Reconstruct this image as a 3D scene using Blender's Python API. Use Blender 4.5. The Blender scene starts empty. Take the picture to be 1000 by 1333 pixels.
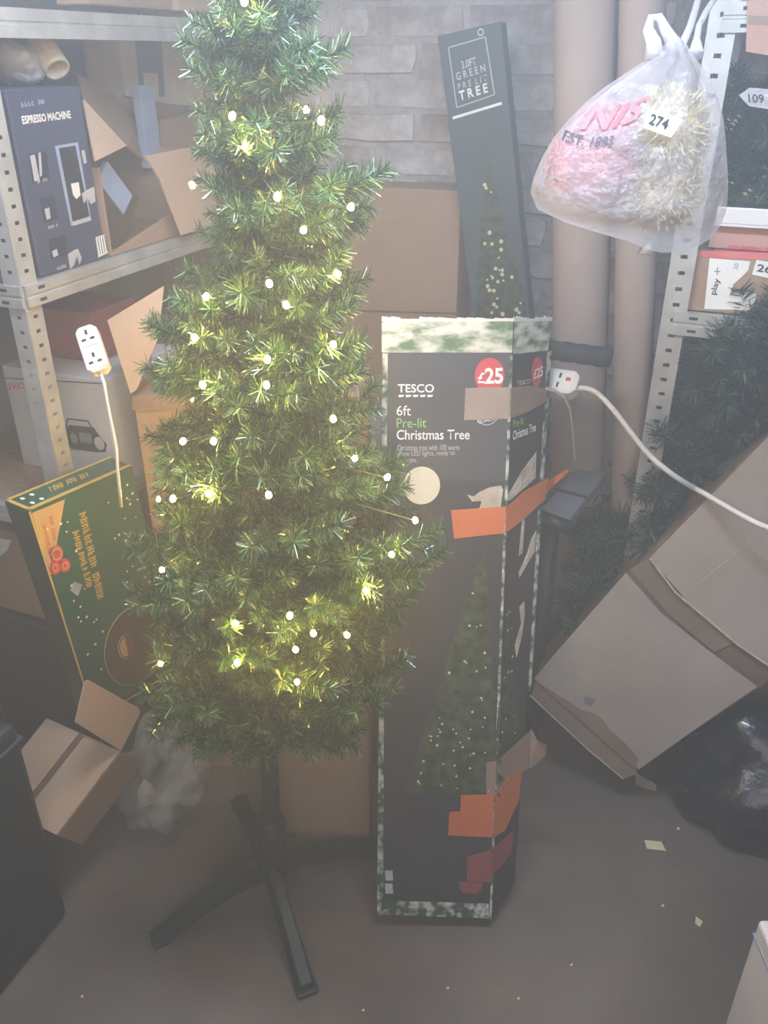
import bpy, bmesh, math, random
from mathutils import Vector, Matrix, noise
from mathutils.bvhtree import BVHTree

SC = bpy.context.scene
COL = SC.collection
random.seed(7)

# ------------------------------------------------------------------ camera
FPX, TH, YAW, CAMH = 1100.0, math.radians(28.5), math.radians(21.8), 1.5
cam = bpy.data.cameras.new('camera')
camo = bpy.data.objects.new('camera', cam)
COL.objects.link(camo)
camo.location = (0, 0, CAMH)
camo.rotation_euler = (math.radians(90) - TH, 0, YAW)
cam.sensor_fit = 'VERTICAL'
cam.sensor_height = 24.0
cam.lens = 24.0 * FPX / 1333.0
cam.clip_start = 0.02
SC.camera = camo

# ------------------------------------------------------------------ world, lights, exposure
SC.view_settings.view_transform = 'Standard'
SC.view_settings.look = 'None'
SC.view_settings.exposure = 0.0
SC.view_settings.gamma = 1.0
SC.view_settings.use_curve_mapping = False
SC.cycles.use_denoising = True
SC.cycles.max_bounces = 6
SC.cycles.transparent_max_bounces = 12
SC.cycles.volume_bounces = 0

ADDED_HAZE = 0.135  # scattering density, added to imitate veiling glare of the lens
world = bpy.data.worlds.new('world')
SC.world = world
world.use_nodes = True
wn = world.node_tree
for n in list(wn.nodes):
    wn.nodes.remove(n)
wout = wn.nodes.new('ShaderNodeOutputWorld')
wbg = wn.nodes.new('ShaderNodeBackground')
wbg.inputs[0].default_value = (0.6, 0.72, 0.95, 1)
wbg.inputs[1].default_value = 0.6
wn.links.new(wbg.outputs[0], wout.inputs[0])
wvol = wn.nodes.new('ShaderNodeVolumeScatter')
wvol.inputs['Color'].default_value = (0.86, 0.92, 1.0, 1)
wvol.inputs['Density'].default_value = ADDED_HAZE
wvol.inputs['Anisotropy'].default_value = 0.2
wn.links.new(wvol.outputs[0], wout.inputs[1])


def area(name, loc, target, sx, sy, power, color):
    l = bpy.data.lights.new(name, 'AREA')
    l.shape = 'RECTANGLE'
    l.size, l.size_y, l.energy, l.color = sx, sy, power, color
    o = bpy.data.objects.new(name, l)
    COL.objects.link(o)
    o.location = loc
    o.rotation_euler = (Vector(target) - Vector(loc)).to_track_quat('-Z', 'Y').to_euler()
    return o


area('strip_light', (-0.32, 0.88, 1.84), (-0.34, 1.1, 0.0), 1.0, 0.10, 27, (0.66, 0.80, 1.0))
area('ambient_fill', (0.9, -1.6, 2.4), (-0.3, 1.2, 0.9), 1.8, 1.6, 42, (0.98, 0.97, 1.0))  # unseen area light added behind the camera as ambient fill

# ------------------------------------------------------------------ geometry helpers
FW = Vector((-math.sin(YAW), math.cos(YAW), 0))
RT = Vector((math.cos(YAW), math.sin(YAW), 0))
UP = Vector((0, 0, 1))
CAM = Vector((0, 0, CAMH))


def ray(px, py):
    a = (px - 500) / FPX
    b = -(py - 666.5) / FPX
    return FW * (math.cos(TH) + b * math.sin(TH)) + RT * a + UP * (-math.sin(TH) + b * math.cos(TH))


def hit(px, py, p, n):
    r = ray(px, py)
    return CAM + r * ((Vector(p) - CAM).dot(n) / r.dot(n))


def proj(p):
    d = Vector(p) - CAM
    f, r, u = d.dot(FW), d.dot(RT), d.z
    z = f * math.cos(TH) - u * math.sin(TH)
    return 500 + FPX * r / z, 666.5 - FPX * (f * math.sin(TH) + u * math.cos(TH)) / z


def PF(px, py, f):
    return hit(px, py, FW * f, FW)


def PX(px, py, x):
    return hit(px, py, (x, 0, 0), Vector((1, 0, 0)))


def PY(px, py, y):
    return hit(px, py, (0, y, 0), Vector((0, 1, 0)))


def PZ(px, py, z=0.0):
    return hit(px, py, (0, 0, z), UP)


ORIG = {}


def thing(name, label, cat, loc, group=None):
    o = bpy.data.objects.new(name, None)
    o.empty_display_size = 0.05
    COL.objects.link(o)
    o.location = loc
    o['label'] = label
    o['category'] = cat
    if group:
        o['group'] = group
    ORIG[o.name] = Vector(loc)
    return o


def tag(o, label=None, cat=None, group=None, kind=None):
    if label:
        o['label'] = label
    if cat:
        o['category'] = cat
    if group:
        o['group'] = group
    if kind:
        o['kind'] = kind
    return o


class MB:
    def __init__(s):
        s.v, s.f, s.m = [], [], []

    def poly(s, pts, m=0):
        i = len(s.v)
        s.v += [Vector(p) for p in pts]
        s.f.append(tuple(range(i, i + len(pts))))
        s.m.append(m)

    def hull(s, lo, hi, m=0):
        """closed prism between two polygons with the same number of points"""
        i, k = len(s.v), len(lo)
        s.v += [Vector(p) for p in lo] + [Vector(p) for p in hi]
        s.f.append(tuple(reversed(range(i, i + k))))
        s.f.append(tuple(range(i + k, i + 2 * k)))
        for j in range(k):
            s.f.append((i + j, i + (j + 1) % k, i + k + (j + 1) % k, i + k + j))
        s.m += [m] * (k + 2)

    def box(s, c, sx, sy, sz, ax=None, ay=None, az=None, m=0):
        c = Vector(c)
        ax = (ax or Vector((1, 0, 0))) * sx / 2
        ay = (ay or Vector((0, 1, 0))) * sy / 2
        az = (az or Vector((0, 0, 1))) * sz / 2
        q = [(-1, -1), (1, -1), (1, 1), (-1, 1)]
        s.hull([c + ax * a + ay * b - az for a, b in q], [c + ax * a + ay * b + az for a, b in q], m)

    def aabb(s, x0, x1, y0, y1, z0, z1, m=0):
        s.box(((x0 + x1) / 2, (y0 + y1) / 2, (z0 + z1) / 2), x1 - x0, y1 - y0, z1 - z0, m=m)

    def tube(s, pts, r, n=8, m=0, caps=True):
        pts = [Vector(p) for p in pts]
        rr = r if isinstance(r, (list, tuple)) else [r] * len(pts)
        i0 = len(s.v)
        ref = None
        for k, p in enumerate(pts):
            t = (pts[min(k + 1, len(pts) - 1)] - pts[max(k - 1, 0)]).normalized()
            if ref is None:
                ref = t.orthogonal().normalized()
            ref = (ref - t * ref.dot(t)).normalized()
            b = t.cross(ref)
            for j in range(n):
                a = 2 * math.pi * j / n
                s.v.append(p + (ref * math.cos(a) + b * math.sin(a)) * rr[k])
        for k in range(len(pts) - 1):
            for j in range(n):
                a, b2 = i0 + k * n + j, i0 + k * n + (j + 1) % n
                s.f.append((a, b2, b2 + n, a + n))
                s.m.append(m)
        if caps:
            s.f.append(tuple(i0 + j for j in reversed(range(n))))
            s.f.append(tuple(i0 + (len(pts) - 1) * n + j for j in range(n)))
            s.m += [m, m]

    def rings(s, rings, m=0, cap0=True, cap1=True):
        i0, n = len(s.v), len(rings[0])
        for r in rings:
            s.v += [Vector(p) for p in r]
        for k in range(len(rings) - 1):
            for j in range(n):
                a, b = i0 + k * n + j, i0 + k * n + (j + 1) % n
                s.f.append((a, b, b + n, a + n))
                s.m.append(m)
        if cap0:
            s.f.append(tuple(i0 + j for j in reversed(range(n))))
            s.m.append(m)
        if cap1:
            s.f.append(tuple(i0 + (len(rings) - 1) * n + j for j in range(n)))
            s.m.append(m)

    def build(s, name, mats, parent=None, smooth=False, bevel=0.0, origin=None, fix=True):
        if not isinstance(mats, (list, tuple)):
            mats = [mats]
        if parent is not None:
            org = ORIG[parent.name]
        elif origin is not None:
            org = Vector(origin)
        else:
            xs = [p.x for p in s.v]
            ys = [p.y for p in s.v]
            org = Vector(((min(xs) + max(xs)) / 2, (min(ys) + max(ys)) / 2, min(p.z for p in s.v)))
        me = bpy.data.meshes.new(name)
        me.from_pydata([p - org for p in s.v], [], s.f)
        for mt in mats:
            me.materials.append(mt)
        me.polygons.foreach_set('material_index', s.m)
        if fix:
            bm = bmesh.new()
            bm.from_mesh(me)
            bmesh.ops.recalc_face_normals(bm, faces=bm.faces[:])
            if bevel:
                bmesh.ops.bevel(bm, geom=bm.edges[:], offset=bevel, segments=2, profile=0.5, affect='EDGES', clamp_overlap=True)
            bm.to_mesh(me)
            bm.free()
        if smooth:
            me.polygons.foreach_set('use_smooth', [True] * len(me.polygons))
        me.update()
        o = bpy.data.objects.new(name, me)
        COL.objects.link(o)
        if parent is not None:
            o.parent = parent
        else:
            o.location = org
        ORIG[o.name] = org
        return o


# ------------------------------------------------------------------ materials
def mat(name, col, rough=0.7, col2=None, scale=20.0, bump=0.0, bscale=None, metal=0.0, coat=0.0, spec=0.5,
        emit=None, power=0.0, detail=4.0, lo=0.35, hi=0.7, stretch=None):
    m = bpy.data.materials.new(name)
    m.use_nodes = True
    nt = m.node_tree
    bs = nt.nodes['Principled BSDF']
    bs.inputs['Base Color'].default_value = (*col, 1)
    bs.inputs['Roughness'].default_value = rough
    bs.inputs['Metallic'].default_value = metal
    bs.inputs['Coat Weight'].default_value = coat
    bs.inputs['Specular IOR Level'].default_value = spec
    co = nt.nodes.new('ShaderNodeTexCoord')
    src = co.outputs['Object']
    if stretch:
        mp = nt.nodes.new('ShaderNodeMapping')
        mp.inputs['Scale'].default_value = stretch
        nt.links.new(src, mp.inputs['Vector'])
        src = mp.outputs[0]
    if col2 is not None:
        no = nt.nodes.new('ShaderNodeTexNoise')
        no.inputs['Scale'].default_value = scale
        no.inputs['Detail'].default_value = detail
        nt.links.new(src, no.inputs['Vector'])
        rp = nt.nodes.new('ShaderNodeValToRGB')
        rp.color_ramp.elements[0].position = lo
        rp.color_ramp.elements[1].position = hi
        rp.color_ramp.elements[0].color = (*col, 1)
        rp.color_ramp.elements[1].color = (*col2, 1)
        nt.links.new(no.outputs['Fac'], rp.inputs[0])
        nt.links.new(rp.outputs[0], bs.inputs['Base Color'])
    if bump:
        nb = nt.nodes.new('ShaderNodeTexNoise')
        nb.inputs['Scale'].default_value = bscale or scale * 4
        nb.inputs['Detail'].default_value = 5
        nt.links.new(src, nb.inputs['Vector'])
        bp = nt.nodes.new('ShaderNodeBump')
        bp.inputs['Strength'].default_value = bump
        bp.inputs['Distance'].default_value = 0.01
        nt.links.new(nb.outputs['Fac'], bp.inputs['Height'])
        nt.links.new(bp.outputs[0], bs.inputs['Normal'])
    if emit is not None:
        bs.inputs['Emission Color'].default_value = (*emit, 1)
        bs.inputs['Emission Strength'].default_value = power
    return m


def clear(name, col, alpha, rough=0.25, bump=0.0, bscale=30.0, trans=0.5):
    """thin translucent plastic film: see-through, diffusing and glossy at once"""
    m = bpy.data.materials.new(name)
    m.use_nodes = True
    nt = m.node_tree
    bs = nt.nodes['Principled BSDF']
    out = nt.nodes['Material Output']
    bs.inputs['Base Color'].default_value = (*col, 1)
    bs.inputs['Roughness'].default_value = rough
    bs.inputs['Specular IOR Level'].default_value = 0.8
    tl = nt.nodes.new('ShaderNodeBsdfTranslucent')
    tl.inputs[0].default_value = (*col, 1)
    m1 = nt.nodes.new('ShaderNodeMixShader')
    m1.inputs[0].default_value = trans
    nt.links.new(bs.outputs[0], m1.inputs[1])
    nt.links.new(tl.outputs[0], m1.inputs[2])
    tr = nt.nodes.new('ShaderNodeBsdfTransparent')
    m2 = nt.nodes.new('ShaderNodeMixShader')
    m2.inputs[0].default_value = alpha
    nt.links.new(tr.outputs[0], m2.inputs[1])
    nt.links.new(m1.outputs[0], m2.inputs[2])
    nt.links.new(m2.outputs[0], out.inputs[0])
    if bump:
        co = nt.nodes.new('ShaderNodeTexCoord')
        nb = nt.nodes.new('ShaderNodeTexNoise')
        nb.inputs['Scale'].default_value = bscale
        nb.inputs['Detail'].default_value = 4
        nt.links.new(co.outputs['Object'], nb.inputs['Vector'])
        bp = nt.nodes.new('ShaderNodeBump')
        bp.inputs['Strength'].default_value = bump
        bp.inputs['Distance'].default_value = 0.02
        nt.links.new(nb.outputs['Fac'], bp.inputs['Height'])
        nt.links.new(bp.outputs[0], bs.inputs['Normal'])
    return m


M = {}
M['floor'] = mat('concrete_floor', (0.10, 0.078, 0.064), 0.75, (0.175, 0.145, 0.125), 3.0, 0.25, 40, detail=8)
M['plaster'] = mat('grey_plaster', (0.30, 0.30, 0.31), 0.9, (0.42, 0.42, 0.43), 5, 0.3)
M['mortar'] = mat('pale_mortar', (0.40, 0.38, 0.38), 0.95, (0.54, 0.52, 0.52), 30, 0.6, 90)
M['brick'] = mat('whitewashed_brick', (0.44, 0.40, 0.40), 0.9, (0.66, 0.63, 0.64), 14, 0.7, 60, detail=8, lo=0.38, hi=0.6)
M['brick2'] = mat('bare_brick', (0.36, 0.30, 0.29), 0.9, (0.62, 0.58, 0.59), 11, 0.7, 60, detail=8, lo=0.42, hi=0.66)
M['steel'] = mat('galvanised_steel', (0.42, 0.43, 0.44), 0.45, (0.56, 0.57, 0.57), 18, 0.08, 60, metal=0.35)
M['chip'] = mat('chipboard', (0.26, 0.19, 0.14), 0.85, (0.34, 0.26, 0.2), 60, 0.2, 200)
M['card'] = mat('brown_cardboard', (0.33, 0.215, 0.145), 0.8, (0.38, 0.255, 0.175), 7, 0.08, 120)
M['card_l'] = mat('light_cardboard', (0.46, 0.325, 0.235), 0.8, (0.52, 0.375, 0.28), 7, 0.08, 120)
M['card_g'] = mat('greyish_cardboard', (0.34, 0.29, 0.26), 0.75, (0.41, 0.355, 0.325), 5, 0.1, 100)
M['card_p'] = mat('pinkish_cardboard', (0.46, 0.27, 0.22), 0.8, (0.52, 0.32, 0.27), 9, 0.08, 120)
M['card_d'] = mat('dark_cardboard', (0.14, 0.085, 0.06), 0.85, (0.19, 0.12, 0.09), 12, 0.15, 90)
M['card_s'] = mat('mid_brown_cardboard', (0.20, 0.145, 0.11), 0.85, (0.26, 0.19, 0.15), 9, 0.12, 90)  # a brown between the plain and the dark cardboard
M['torn'] = mat('torn_card_layer', (0.40, 0.33, 0.25), 0.9, (0.56, 0.50, 0.42), 40, 0.4, 120)
M['white'] = mat('white_paper', (0.78, 0.78, 0.77), 0.7, (0.84, 0.84, 0.83), 20)
M['cream'] = mat('cream_print', (0.72, 0.65, 0.5), 0.6, (0.78, 0.71, 0.56), 30)
M['plastic_w'] = mat('white_plastic', (0.74, 0.72, 0.74), 0.3, (0.8, 0.78, 0.79), 10, coat=0.3)
M['cord'] = mat('white_cord', (0.7, 0.66, 0.66), 0.4, (0.76, 0.72, 0.72), 40)
M['black'] = mat('matt_black', (0.012, 0.012, 0.014), 0.6, (0.02, 0.02, 0.023), 20)
M['ink'] = mat('black_ink', (0.02, 0.02, 0.03), 0.7, (0.03, 0.03, 0.04), 50)
M['hole'] = mat('dark_hole', (0.02, 0.02, 0.022), 0.9, (0.03, 0.03, 0.03), 50)
M['charcoal'] = mat('charcoal_print', (0.026, 0.026, 0.034), 0.42, (0.034, 0.034, 0.043), 6, 0.03, 60, coat=0.25)
M['red'] = mat('red_print', (0.55, 0.045, 0.06), 0.5, (0.62, 0.06, 0.075), 20)
M['redbox'] = mat('dull_red_print', (0.22, 0.045, 0.05), 0.6, (0.28, 0.06, 0.06), 10)
M['redink'] = mat('red_ink', (0.62, 0.07, 0.10), 0.5, (0.7, 0.1, 0.13), 25)
M['lime'] = mat('lime_print', (0.25, 0.5, 0.12), 0.6, (0.3, 0.56, 0.15), 30)
M['orange'] = mat('orange_tape', (0.50, 0.115, 0.035), 0.35, (0.60, 0.16, 0.05), 9, 0.1, 50, coat=0.3)
M['brown_t'] = mat('brown_parcel_tape', (0.25, 0.17, 0.13), 0.3, (0.31, 0.215, 0.17), 8, 0.1, 60, coat=0.5)
M['redtape'] = mat('red_warning_tape', (0.6, 0.13, 0.13), 0.4, (0.68, 0.2, 0.19), 14, coat=0.3)
M['fir_print'] = mat('fir_print_pale', (0.09, 0.16, 0.07), 0.5, (0.62, 0.63, 0.54), 26, lo=0.38, hi=0.6, stretch=(1, 1, 2.2), detail=9)
M['edge_wear'] = mat('worn_green_edge', (0.03, 0.075, 0.04), 0.7, (0.55, 0.56, 0.50), 55, 0.4, 120, lo=0.42, hi=0.62)
M['tree_print'] = mat('printed_fir', (0.012, 0.022, 0.012), 0.5, (0.07, 0.10, 0.05), 60, lo=0.35, hi=0.72, detail=9)
M['dot'] = mat('printed_light_dot', (0.62, 0.55, 0.32), 0.6, (0.7, 0.63, 0.4), 60)
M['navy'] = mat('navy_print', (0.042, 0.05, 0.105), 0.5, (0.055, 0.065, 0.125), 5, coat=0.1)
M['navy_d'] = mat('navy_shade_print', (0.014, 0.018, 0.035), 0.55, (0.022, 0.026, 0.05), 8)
M['steelblue'] = mat('pale_blue_print', (0.26, 0.33, 0.5), 0.6, (0.32, 0.4, 0.56), 20)
M['silver'] = mat('silver_print', (0.45, 0.45, 0.47), 0.5, (0.52, 0.52, 0.54), 40)
M['slategreen'] = mat('slate_green_print', (0.035, 0.06, 0.07), 0.5, (0.05, 0.08, 0.09), 6)
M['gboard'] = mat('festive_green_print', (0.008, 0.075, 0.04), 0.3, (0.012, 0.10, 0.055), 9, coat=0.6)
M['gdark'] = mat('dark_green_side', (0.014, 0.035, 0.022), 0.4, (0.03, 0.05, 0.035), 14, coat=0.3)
M['gold'] = mat('gold_print', (0.52, 0.36, 0.08), 0.45, (0.6, 0.44, 0.12), 30, coat=0.4)
M['tan'] = mat('tan_print', (0.5, 0.33, 0.14), 0.5, (0.56, 0.38, 0.17), 20)
M['brownp'] = mat('brown_print', (0.06, 0.035, 0.022), 0.5, (0.085, 0.05, 0.03), 20)
M['offwhite'] = mat('grey_white_print', (0.46, 0.46, 0.5), 0.6, (0.52, 0.52, 0.56), 8)
M['roll'] = mat('kraft_roll', (0.30, 0.235, 0.205), 0.8, (0.345, 0.275, 0.245), 4, 0.05, 90)
M['foam'] = mat('foam_rubber', (0.022, 0.027, 0.035), 0.8, (0.035, 0.042, 0.052), 40, 0.4, 160)
M['greyplastic'] = mat('grey_plastic', (0.15, 0.17, 0.2), 0.4, (0.19, 0.21, 0.24), 14, coat=0.2)
M['darkmetal'] = mat('dark_painted_metal', (0.02, 0.026, 0.034), 0.45, (0.03, 0.037, 0.046), 20)
M['stand'] = mat('dark_green_plastic', (0.010, 0.020, 0.018), 0.5, (0.018, 0.032, 0.028), 20)
M['trunk'] = mat('dark_trunk_wrap', (0.012, 0.02, 0.014), 0.8, (0.022, 0.034, 0.024), 60, 0.3, 90)
M['n_dark'] = mat('needle_dark', (0.010, 0.040, 0.014), 0.4, (0.02, 0.065, 0.024), 30, coat=0.3)
M['n_mid'] = mat('needle_mid', (0.035, 0.115, 0.037), 0.36, (0.06, 0.16, 0.06), 30, coat=0.35)
M['n_light'] = mat('needle_light', (0.15, 0.27, 0.12), 0.33, (0.23, 0.36, 0.18), 30, coat=0.4)
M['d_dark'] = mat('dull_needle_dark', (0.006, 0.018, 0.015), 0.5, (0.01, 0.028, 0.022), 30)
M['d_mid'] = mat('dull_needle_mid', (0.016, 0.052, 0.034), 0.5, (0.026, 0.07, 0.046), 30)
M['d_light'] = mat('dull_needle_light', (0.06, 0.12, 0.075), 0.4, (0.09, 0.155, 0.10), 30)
M['bulb'] = mat('warm_led', (1.0, 0.75, 0.3), 0.3, emit=(1.0, 0.60, 0.10), power=520)
M['lightwire'] = mat('green_wire', (0.012, 0.03, 0.014), 0.5, (0.02, 0.045, 0.02), 60)
M['film'] = clear('white_polythene', (0.68, 0.65, 0.68), 0.42, 0.25, 0.9, 26, 0.6)
M['film_thick'] = clear('bunched_polythene', (0.72, 0.71, 0.75), 0.86, 0.3, 0.4, 40)
M['film_clear'] = clear('clear_polythene', (0.66, 0.68, 0.66), 0.30, 0.14, 1.0, 18, 0.15)
M['film_bag'] = clear('white_carrier_film', (0.72, 0.72, 0.78), 0.8, 0.3, 0.6, 30, 0.3)
M['pink'] = mat('pink_tinsel', (0.46, 0.09, 0.12), 0.6, (0.55, 0.16, 0.19), 40)
M['pinkd'] = mat('deep_pink_tinsel', (0.34, 0.05, 0.07), 0.6, (0.42, 0.09, 0.11), 40)
M['creamt'] = mat('cream_tinsel', (0.50, 0.38, 0.13), 0.45, (0.62, 0.51, 0.25), 40, coat=0.4)
M['creamd'] = mat('ochre_tinsel', (0.30, 0.24, 0.11), 0.5, (0.40, 0.33, 0.17), 40)
M['sack'] = mat('black_polythene', (0.006, 0.008, 0.016), 0.3, (0.01, 0.013, 0.022), 10, 0.7, 25, coat=0.3)
M['bin'] = mat('dark_hard_plastic', (0.008, 0.012, 0.016), 0.5, (0.012, 0.017, 0.022), 12, 0.1, 200)
M['daylight'] = mat('daylit_pane', (0.9, 0.95, 1), 0.3, emit=(0.85, 0.93, 1.0), power=3.2)
M['frame'] = mat('white_window_frame', (0.7, 0.7, 0.72), 0.5, (0.75, 0.75, 0.77), 10)
M['scrap'] = mat('cream_scrap', (0.7, 0.6, 0.36), 0.8, (0.76, 0.67, 0.44), 60)


# ------------------------------------------------------------------ faces of boxes and flat print on them
class Face:
    """a parallelogram: O top-left, U across, V down; pixels of the photo can be laid on its plane"""

    def __init__(s, tl, tr, bl):
        s.O, s.U, s.V = Vector(tl), Vector(tr) - Vector(tl), Vector(bl) - Vector(tl)
        s.n = s.V.cross(s.U).normalized()
        if s.n.dot(CAM - s.O) < 0:
            s.n = -s.n

    def P(s, u, v, d=0.0):
        return s.O + s.U * u + s.V * v + s.n * d

    def px(s, x, y, d=0.0):
        return hit(x, y, s.O, s.n) + s.n * d

    def slab(s, pts, th=0.0006, d=0.0003):
        """thin raised polygon from 3-D points on the plane"""
        mb = MB()
        mb.hull([p + s.n * d for p in pts], [p + s.n * (d + th) for p in pts])
        return mb

    def print(s, name, m, parent, pix=None, uv=None, d=0.0004, th=0.0005, label=None):
        pts = [s.px(*p) for p in pix] if pix else [s.P(*p) for p in uv]
        o = s.slab(pts, th, d).build(name, m, parent)
        if label:
            o['label'] = label
        return o

    def disc(s, name, m, parent, c, rx, ry=None, d=0.0004, n=28, label=None, inner=None):
        """ellipse given by a pixel centre and radii in metres along U and V"""
        c = s.px(*c)
        u, v = s.U.normalized(), s.V.normalized()
        ry = ry or rx
        pts = [c + u * rx * math.cos(2 * math.pi * k / n) + v * ry * math.sin(2 * math.pi * k / n) for k in range(n)]
        if inner:
            pin = [c + (p - c) * inner for p in pts]
            mb = MB()
            for k in range(n):
                q = [pts[k], pts[(k + 1) % n], pin[(k + 1) % n], pin[k]]
                mb.poly([p + s.n * (d + 0.0005) for p in q])
            o = mb.build(name, m, parent)
        else:
            o = s.slab(pts, 0.0005, d).build(name, m, parent)
        if label:
            o['label'] = label
        return o

    def line(s, name, m, parent, pix, w=0.001, d=0.0004):
        mb = MB()
        pts = [s.px(*p) for p in pix]
        for a, b in zip(pts, pts[1:]):
            t = (b - a).normalized()
            q = s.n.cross(t) * w / 2
            mb.hull([a - q + s.n * d, b - q + s.n * d, b + q + s.n * d, a + q + s.n * d],
                    [a - q + s.n * (d + .0005), b - q + s.n * (d + .0005), b + q + s.n * (d + .0005), a + q + s.n * (d + .0005)])
        return mb.build(name, m, parent)

    def text(s, string, m, parent, left, right, top, d=0.0012, bold=0.0, name='lettering'):
        """left/right: pixel ends of the baseline; top: pixel above the left end at the letters' top"""
        a, b, c = s.px(*left), s.px(*right), s.px(*top)
        return letters(string, m, parent, lambda x, y: a + (b - a) * x + (c - a) * y + s.n * d, bold, name)


def letters(string, m, parent, fn, bold=0.0, name='lettering'):
    """flat lettering as a mesh, its box mapped to 0..1 x 0..1 and laid down by fn"""
    cu = bpy.data.curves.new('t', 'FONT')
    cu.body = string
    cu.resolution_u = 3
    cu.offset = bold
    to = bpy.data.objects.new('t', cu)
    COL.objects.link(to)
    dg = bpy.context.evaluated_depsgraph_get()
    me = bpy.data.meshes.new_from_object(to.evaluated_get(dg))
    bpy.data.objects.remove(to)
    bpy.data.curves.remove(cu)
    me.name = name
    xs = [v.co.x for v in me.vertices]
    ys = [v.co.y for v in me.vertices]
    x0, x1, y0, y1 = min(xs), max(xs), min(ys), max(ys)
    org = ORIG[parent.name]
    for v in me.vertices:
        v.co = fn((v.co.x - x0) / (x1 - x0), (v.co.y - y0) / (y1 - y0)) - org
    me.materials.clear()
    me.materials.append(m)
    o = bpy.data.objects.new(name, me)
    COL.objects.link(o)
    o.parent = parent
    ORIG[o.name] = org
    return o


def worn_print(F, m, parent, left, right, top, n, seed=0, name='worn_lettering', d=.0006):
    """a line of print too worn to read: short uneven strokes along a baseline"""
    r = random.Random(seed)
    a, b, c = F.px(*left), F.px(*right), F.px(*top)
    U, W = b - a, c - a
    mb = MB()

    def stroke(x0, x1, y0, y1):
        mb.poly([a + U * x + W * y + F.n * (d + .0004) for x, y in ((x0, y0), (x1, y0), (x1, y1), (x0, y1))])
    for k in range(n):
        x0, w = (k + .1) / n, .78 / n
        if r.random() < .06:
            continue
        stroke(x0, x0 + w * .4, 0, r.uniform(.85, 1))
        if r.random() < .7:
            stroke(x0 + w * .7, x0 + w, r.uniform(0, .2), r.uniform(.7, 1))
        y = r.uniform(.3, .6)
        stroke(x0 + w * .25, x0 + w * .75, y, y + .22)
        if r.random() < .5:
            stroke(x0 + w * .25, x0 + w * .9, 0, .2)
    return tag(mb.build(name, m, parent), kind='stuff')


def carton(name, label, x0, x1, y0, y1, z0, z1, m, cat='box', tape=None, group=None):
    t = thing(name, label, cat, ((x0 + x1) / 2, (y0 + y1) / 2, z0), group)
    mb = MB()
    mb.aabb(x0, x1, y0, y1, z0, z1)
    mb.build('body', m, t, bevel=0.003)
    if tape:
        mb = MB()
        yc = (y0 + y1) / 2
        mb.aabb(x0 + 0.002, x1 - 0.002, yc - 0.02, yc + 0.02, z1 + 0.0002, z1 + 0.0012)
        mb.build('tape_strip', tape, t)
    return t


# ------------------------------------------------------------------ the room
WY, WX = 2.10, -1.52
mb = MB()
mb.aabb(WX - 0.1, 2.2, -2.0, WY + 0.1, -0.1, 0.0)
tag(mb.build('floor', M['floor']), kind='structure')
mb = MB()
mb.aabb(WX - 0.1, 2.2, WY, WY + 0.1, 0.0, 2.6)
wall_back = tag(mb.build('wall_back', M['mortar']), kind='structure')
BW, BH, G = 0.215, 0.062, 0.012
variants = []
for k in range(5):
    mb = MB()
    r = random.Random(k)
    f = [(-BW / 2, -BH / 2), (0, -BH / 2), (BW / 2, -BH / 2), (BW / 2, 0), (BW / 2, BH / 2), (0, BH / 2), (-BW / 2, BH / 2), (-BW / 2, 0)]
    j = [(x + r.uniform(-.005, .004), z + r.uniform(-.004, .004)) for x, z in f]
    mb.hull([(x, 0.012, z) for x, z in j], [(x * .97 + r.uniform(-.003, .003), -0.005 + r.uniform(-.003, .003), z * .92) for x, z in j])
    variants.append(mb)
bmesh_cache = [v.build('brick', M['brick'] if k % 3 else M['brick2'], wall_back, origin=(0, 0, 0)) for k, v in enumerate(variants)]
# bricks are laid once per variant, then repeated with shared meshes
worg = ORIG[wall_back.name]
for b in bmesh_cache:
    b.data.transform(Matrix.Translation(worg))
first = {}
row = 0
z = 0.75
while z < 2.05:
    x = -1.32 + (0.11 if row % 2 else 0)
    while x < 0.10:
        k = random.randrange(5)
        if k not in first:
            o = bmesh_cache[k]
            first[k] = o
        else:
            o = bmesh_cache[k].copy()
            COL.objects.link(o)
        o.parent = wall_back
        o.location = Vector((x, WY - random.uniform(-.003, .006), z)) - worg
        x += BW + G
    z += BH + G
    row += 1

# left wall with a window over the shelving
wz0, wz1, wy0, wy1 = 1.62, 2.3, 0.55, 1.55
mb = MB()
mb.aabb(WX - 0.1, WX, -0.6, wy0, 0, 2.6)
mb.aabb(WX - 0.1, WX, wy1, WY, 0, 2.6)
mb.aabb(WX - 0.1, WX, wy0, wy1, 0, wz0)
mb.aabb(WX - 0.1, WX, wy0, wy1, wz1, 2.6)
tag(mb.build('wall_left', M['plaster']), kind='structure')
win = thing('window_1', '', 'x', (WX, (wy0 + wy1) / 2, wz0))
del win['label'], win['category']
win['kind'] = 'structure'
mb = MB()
mb.aabb(WX - 0.07, WX - 0.065, wy0, wy1, wz0, wz1)
mb.build('pane', M['daylight'], win)
mb = MB()
for a in ((wy0, wy0 + .04, wz0, wz1), (wy1 - .04, wy1, wz0, wz1), (wy0, wy1, wz0, wz0 + .02), (wy0, wy1, wz1 - .04, wz1)):
    mb.aabb(WX - 0.06, WX - 0.01, *a)
mb.build('window_frame', M['frame'], win)


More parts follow.
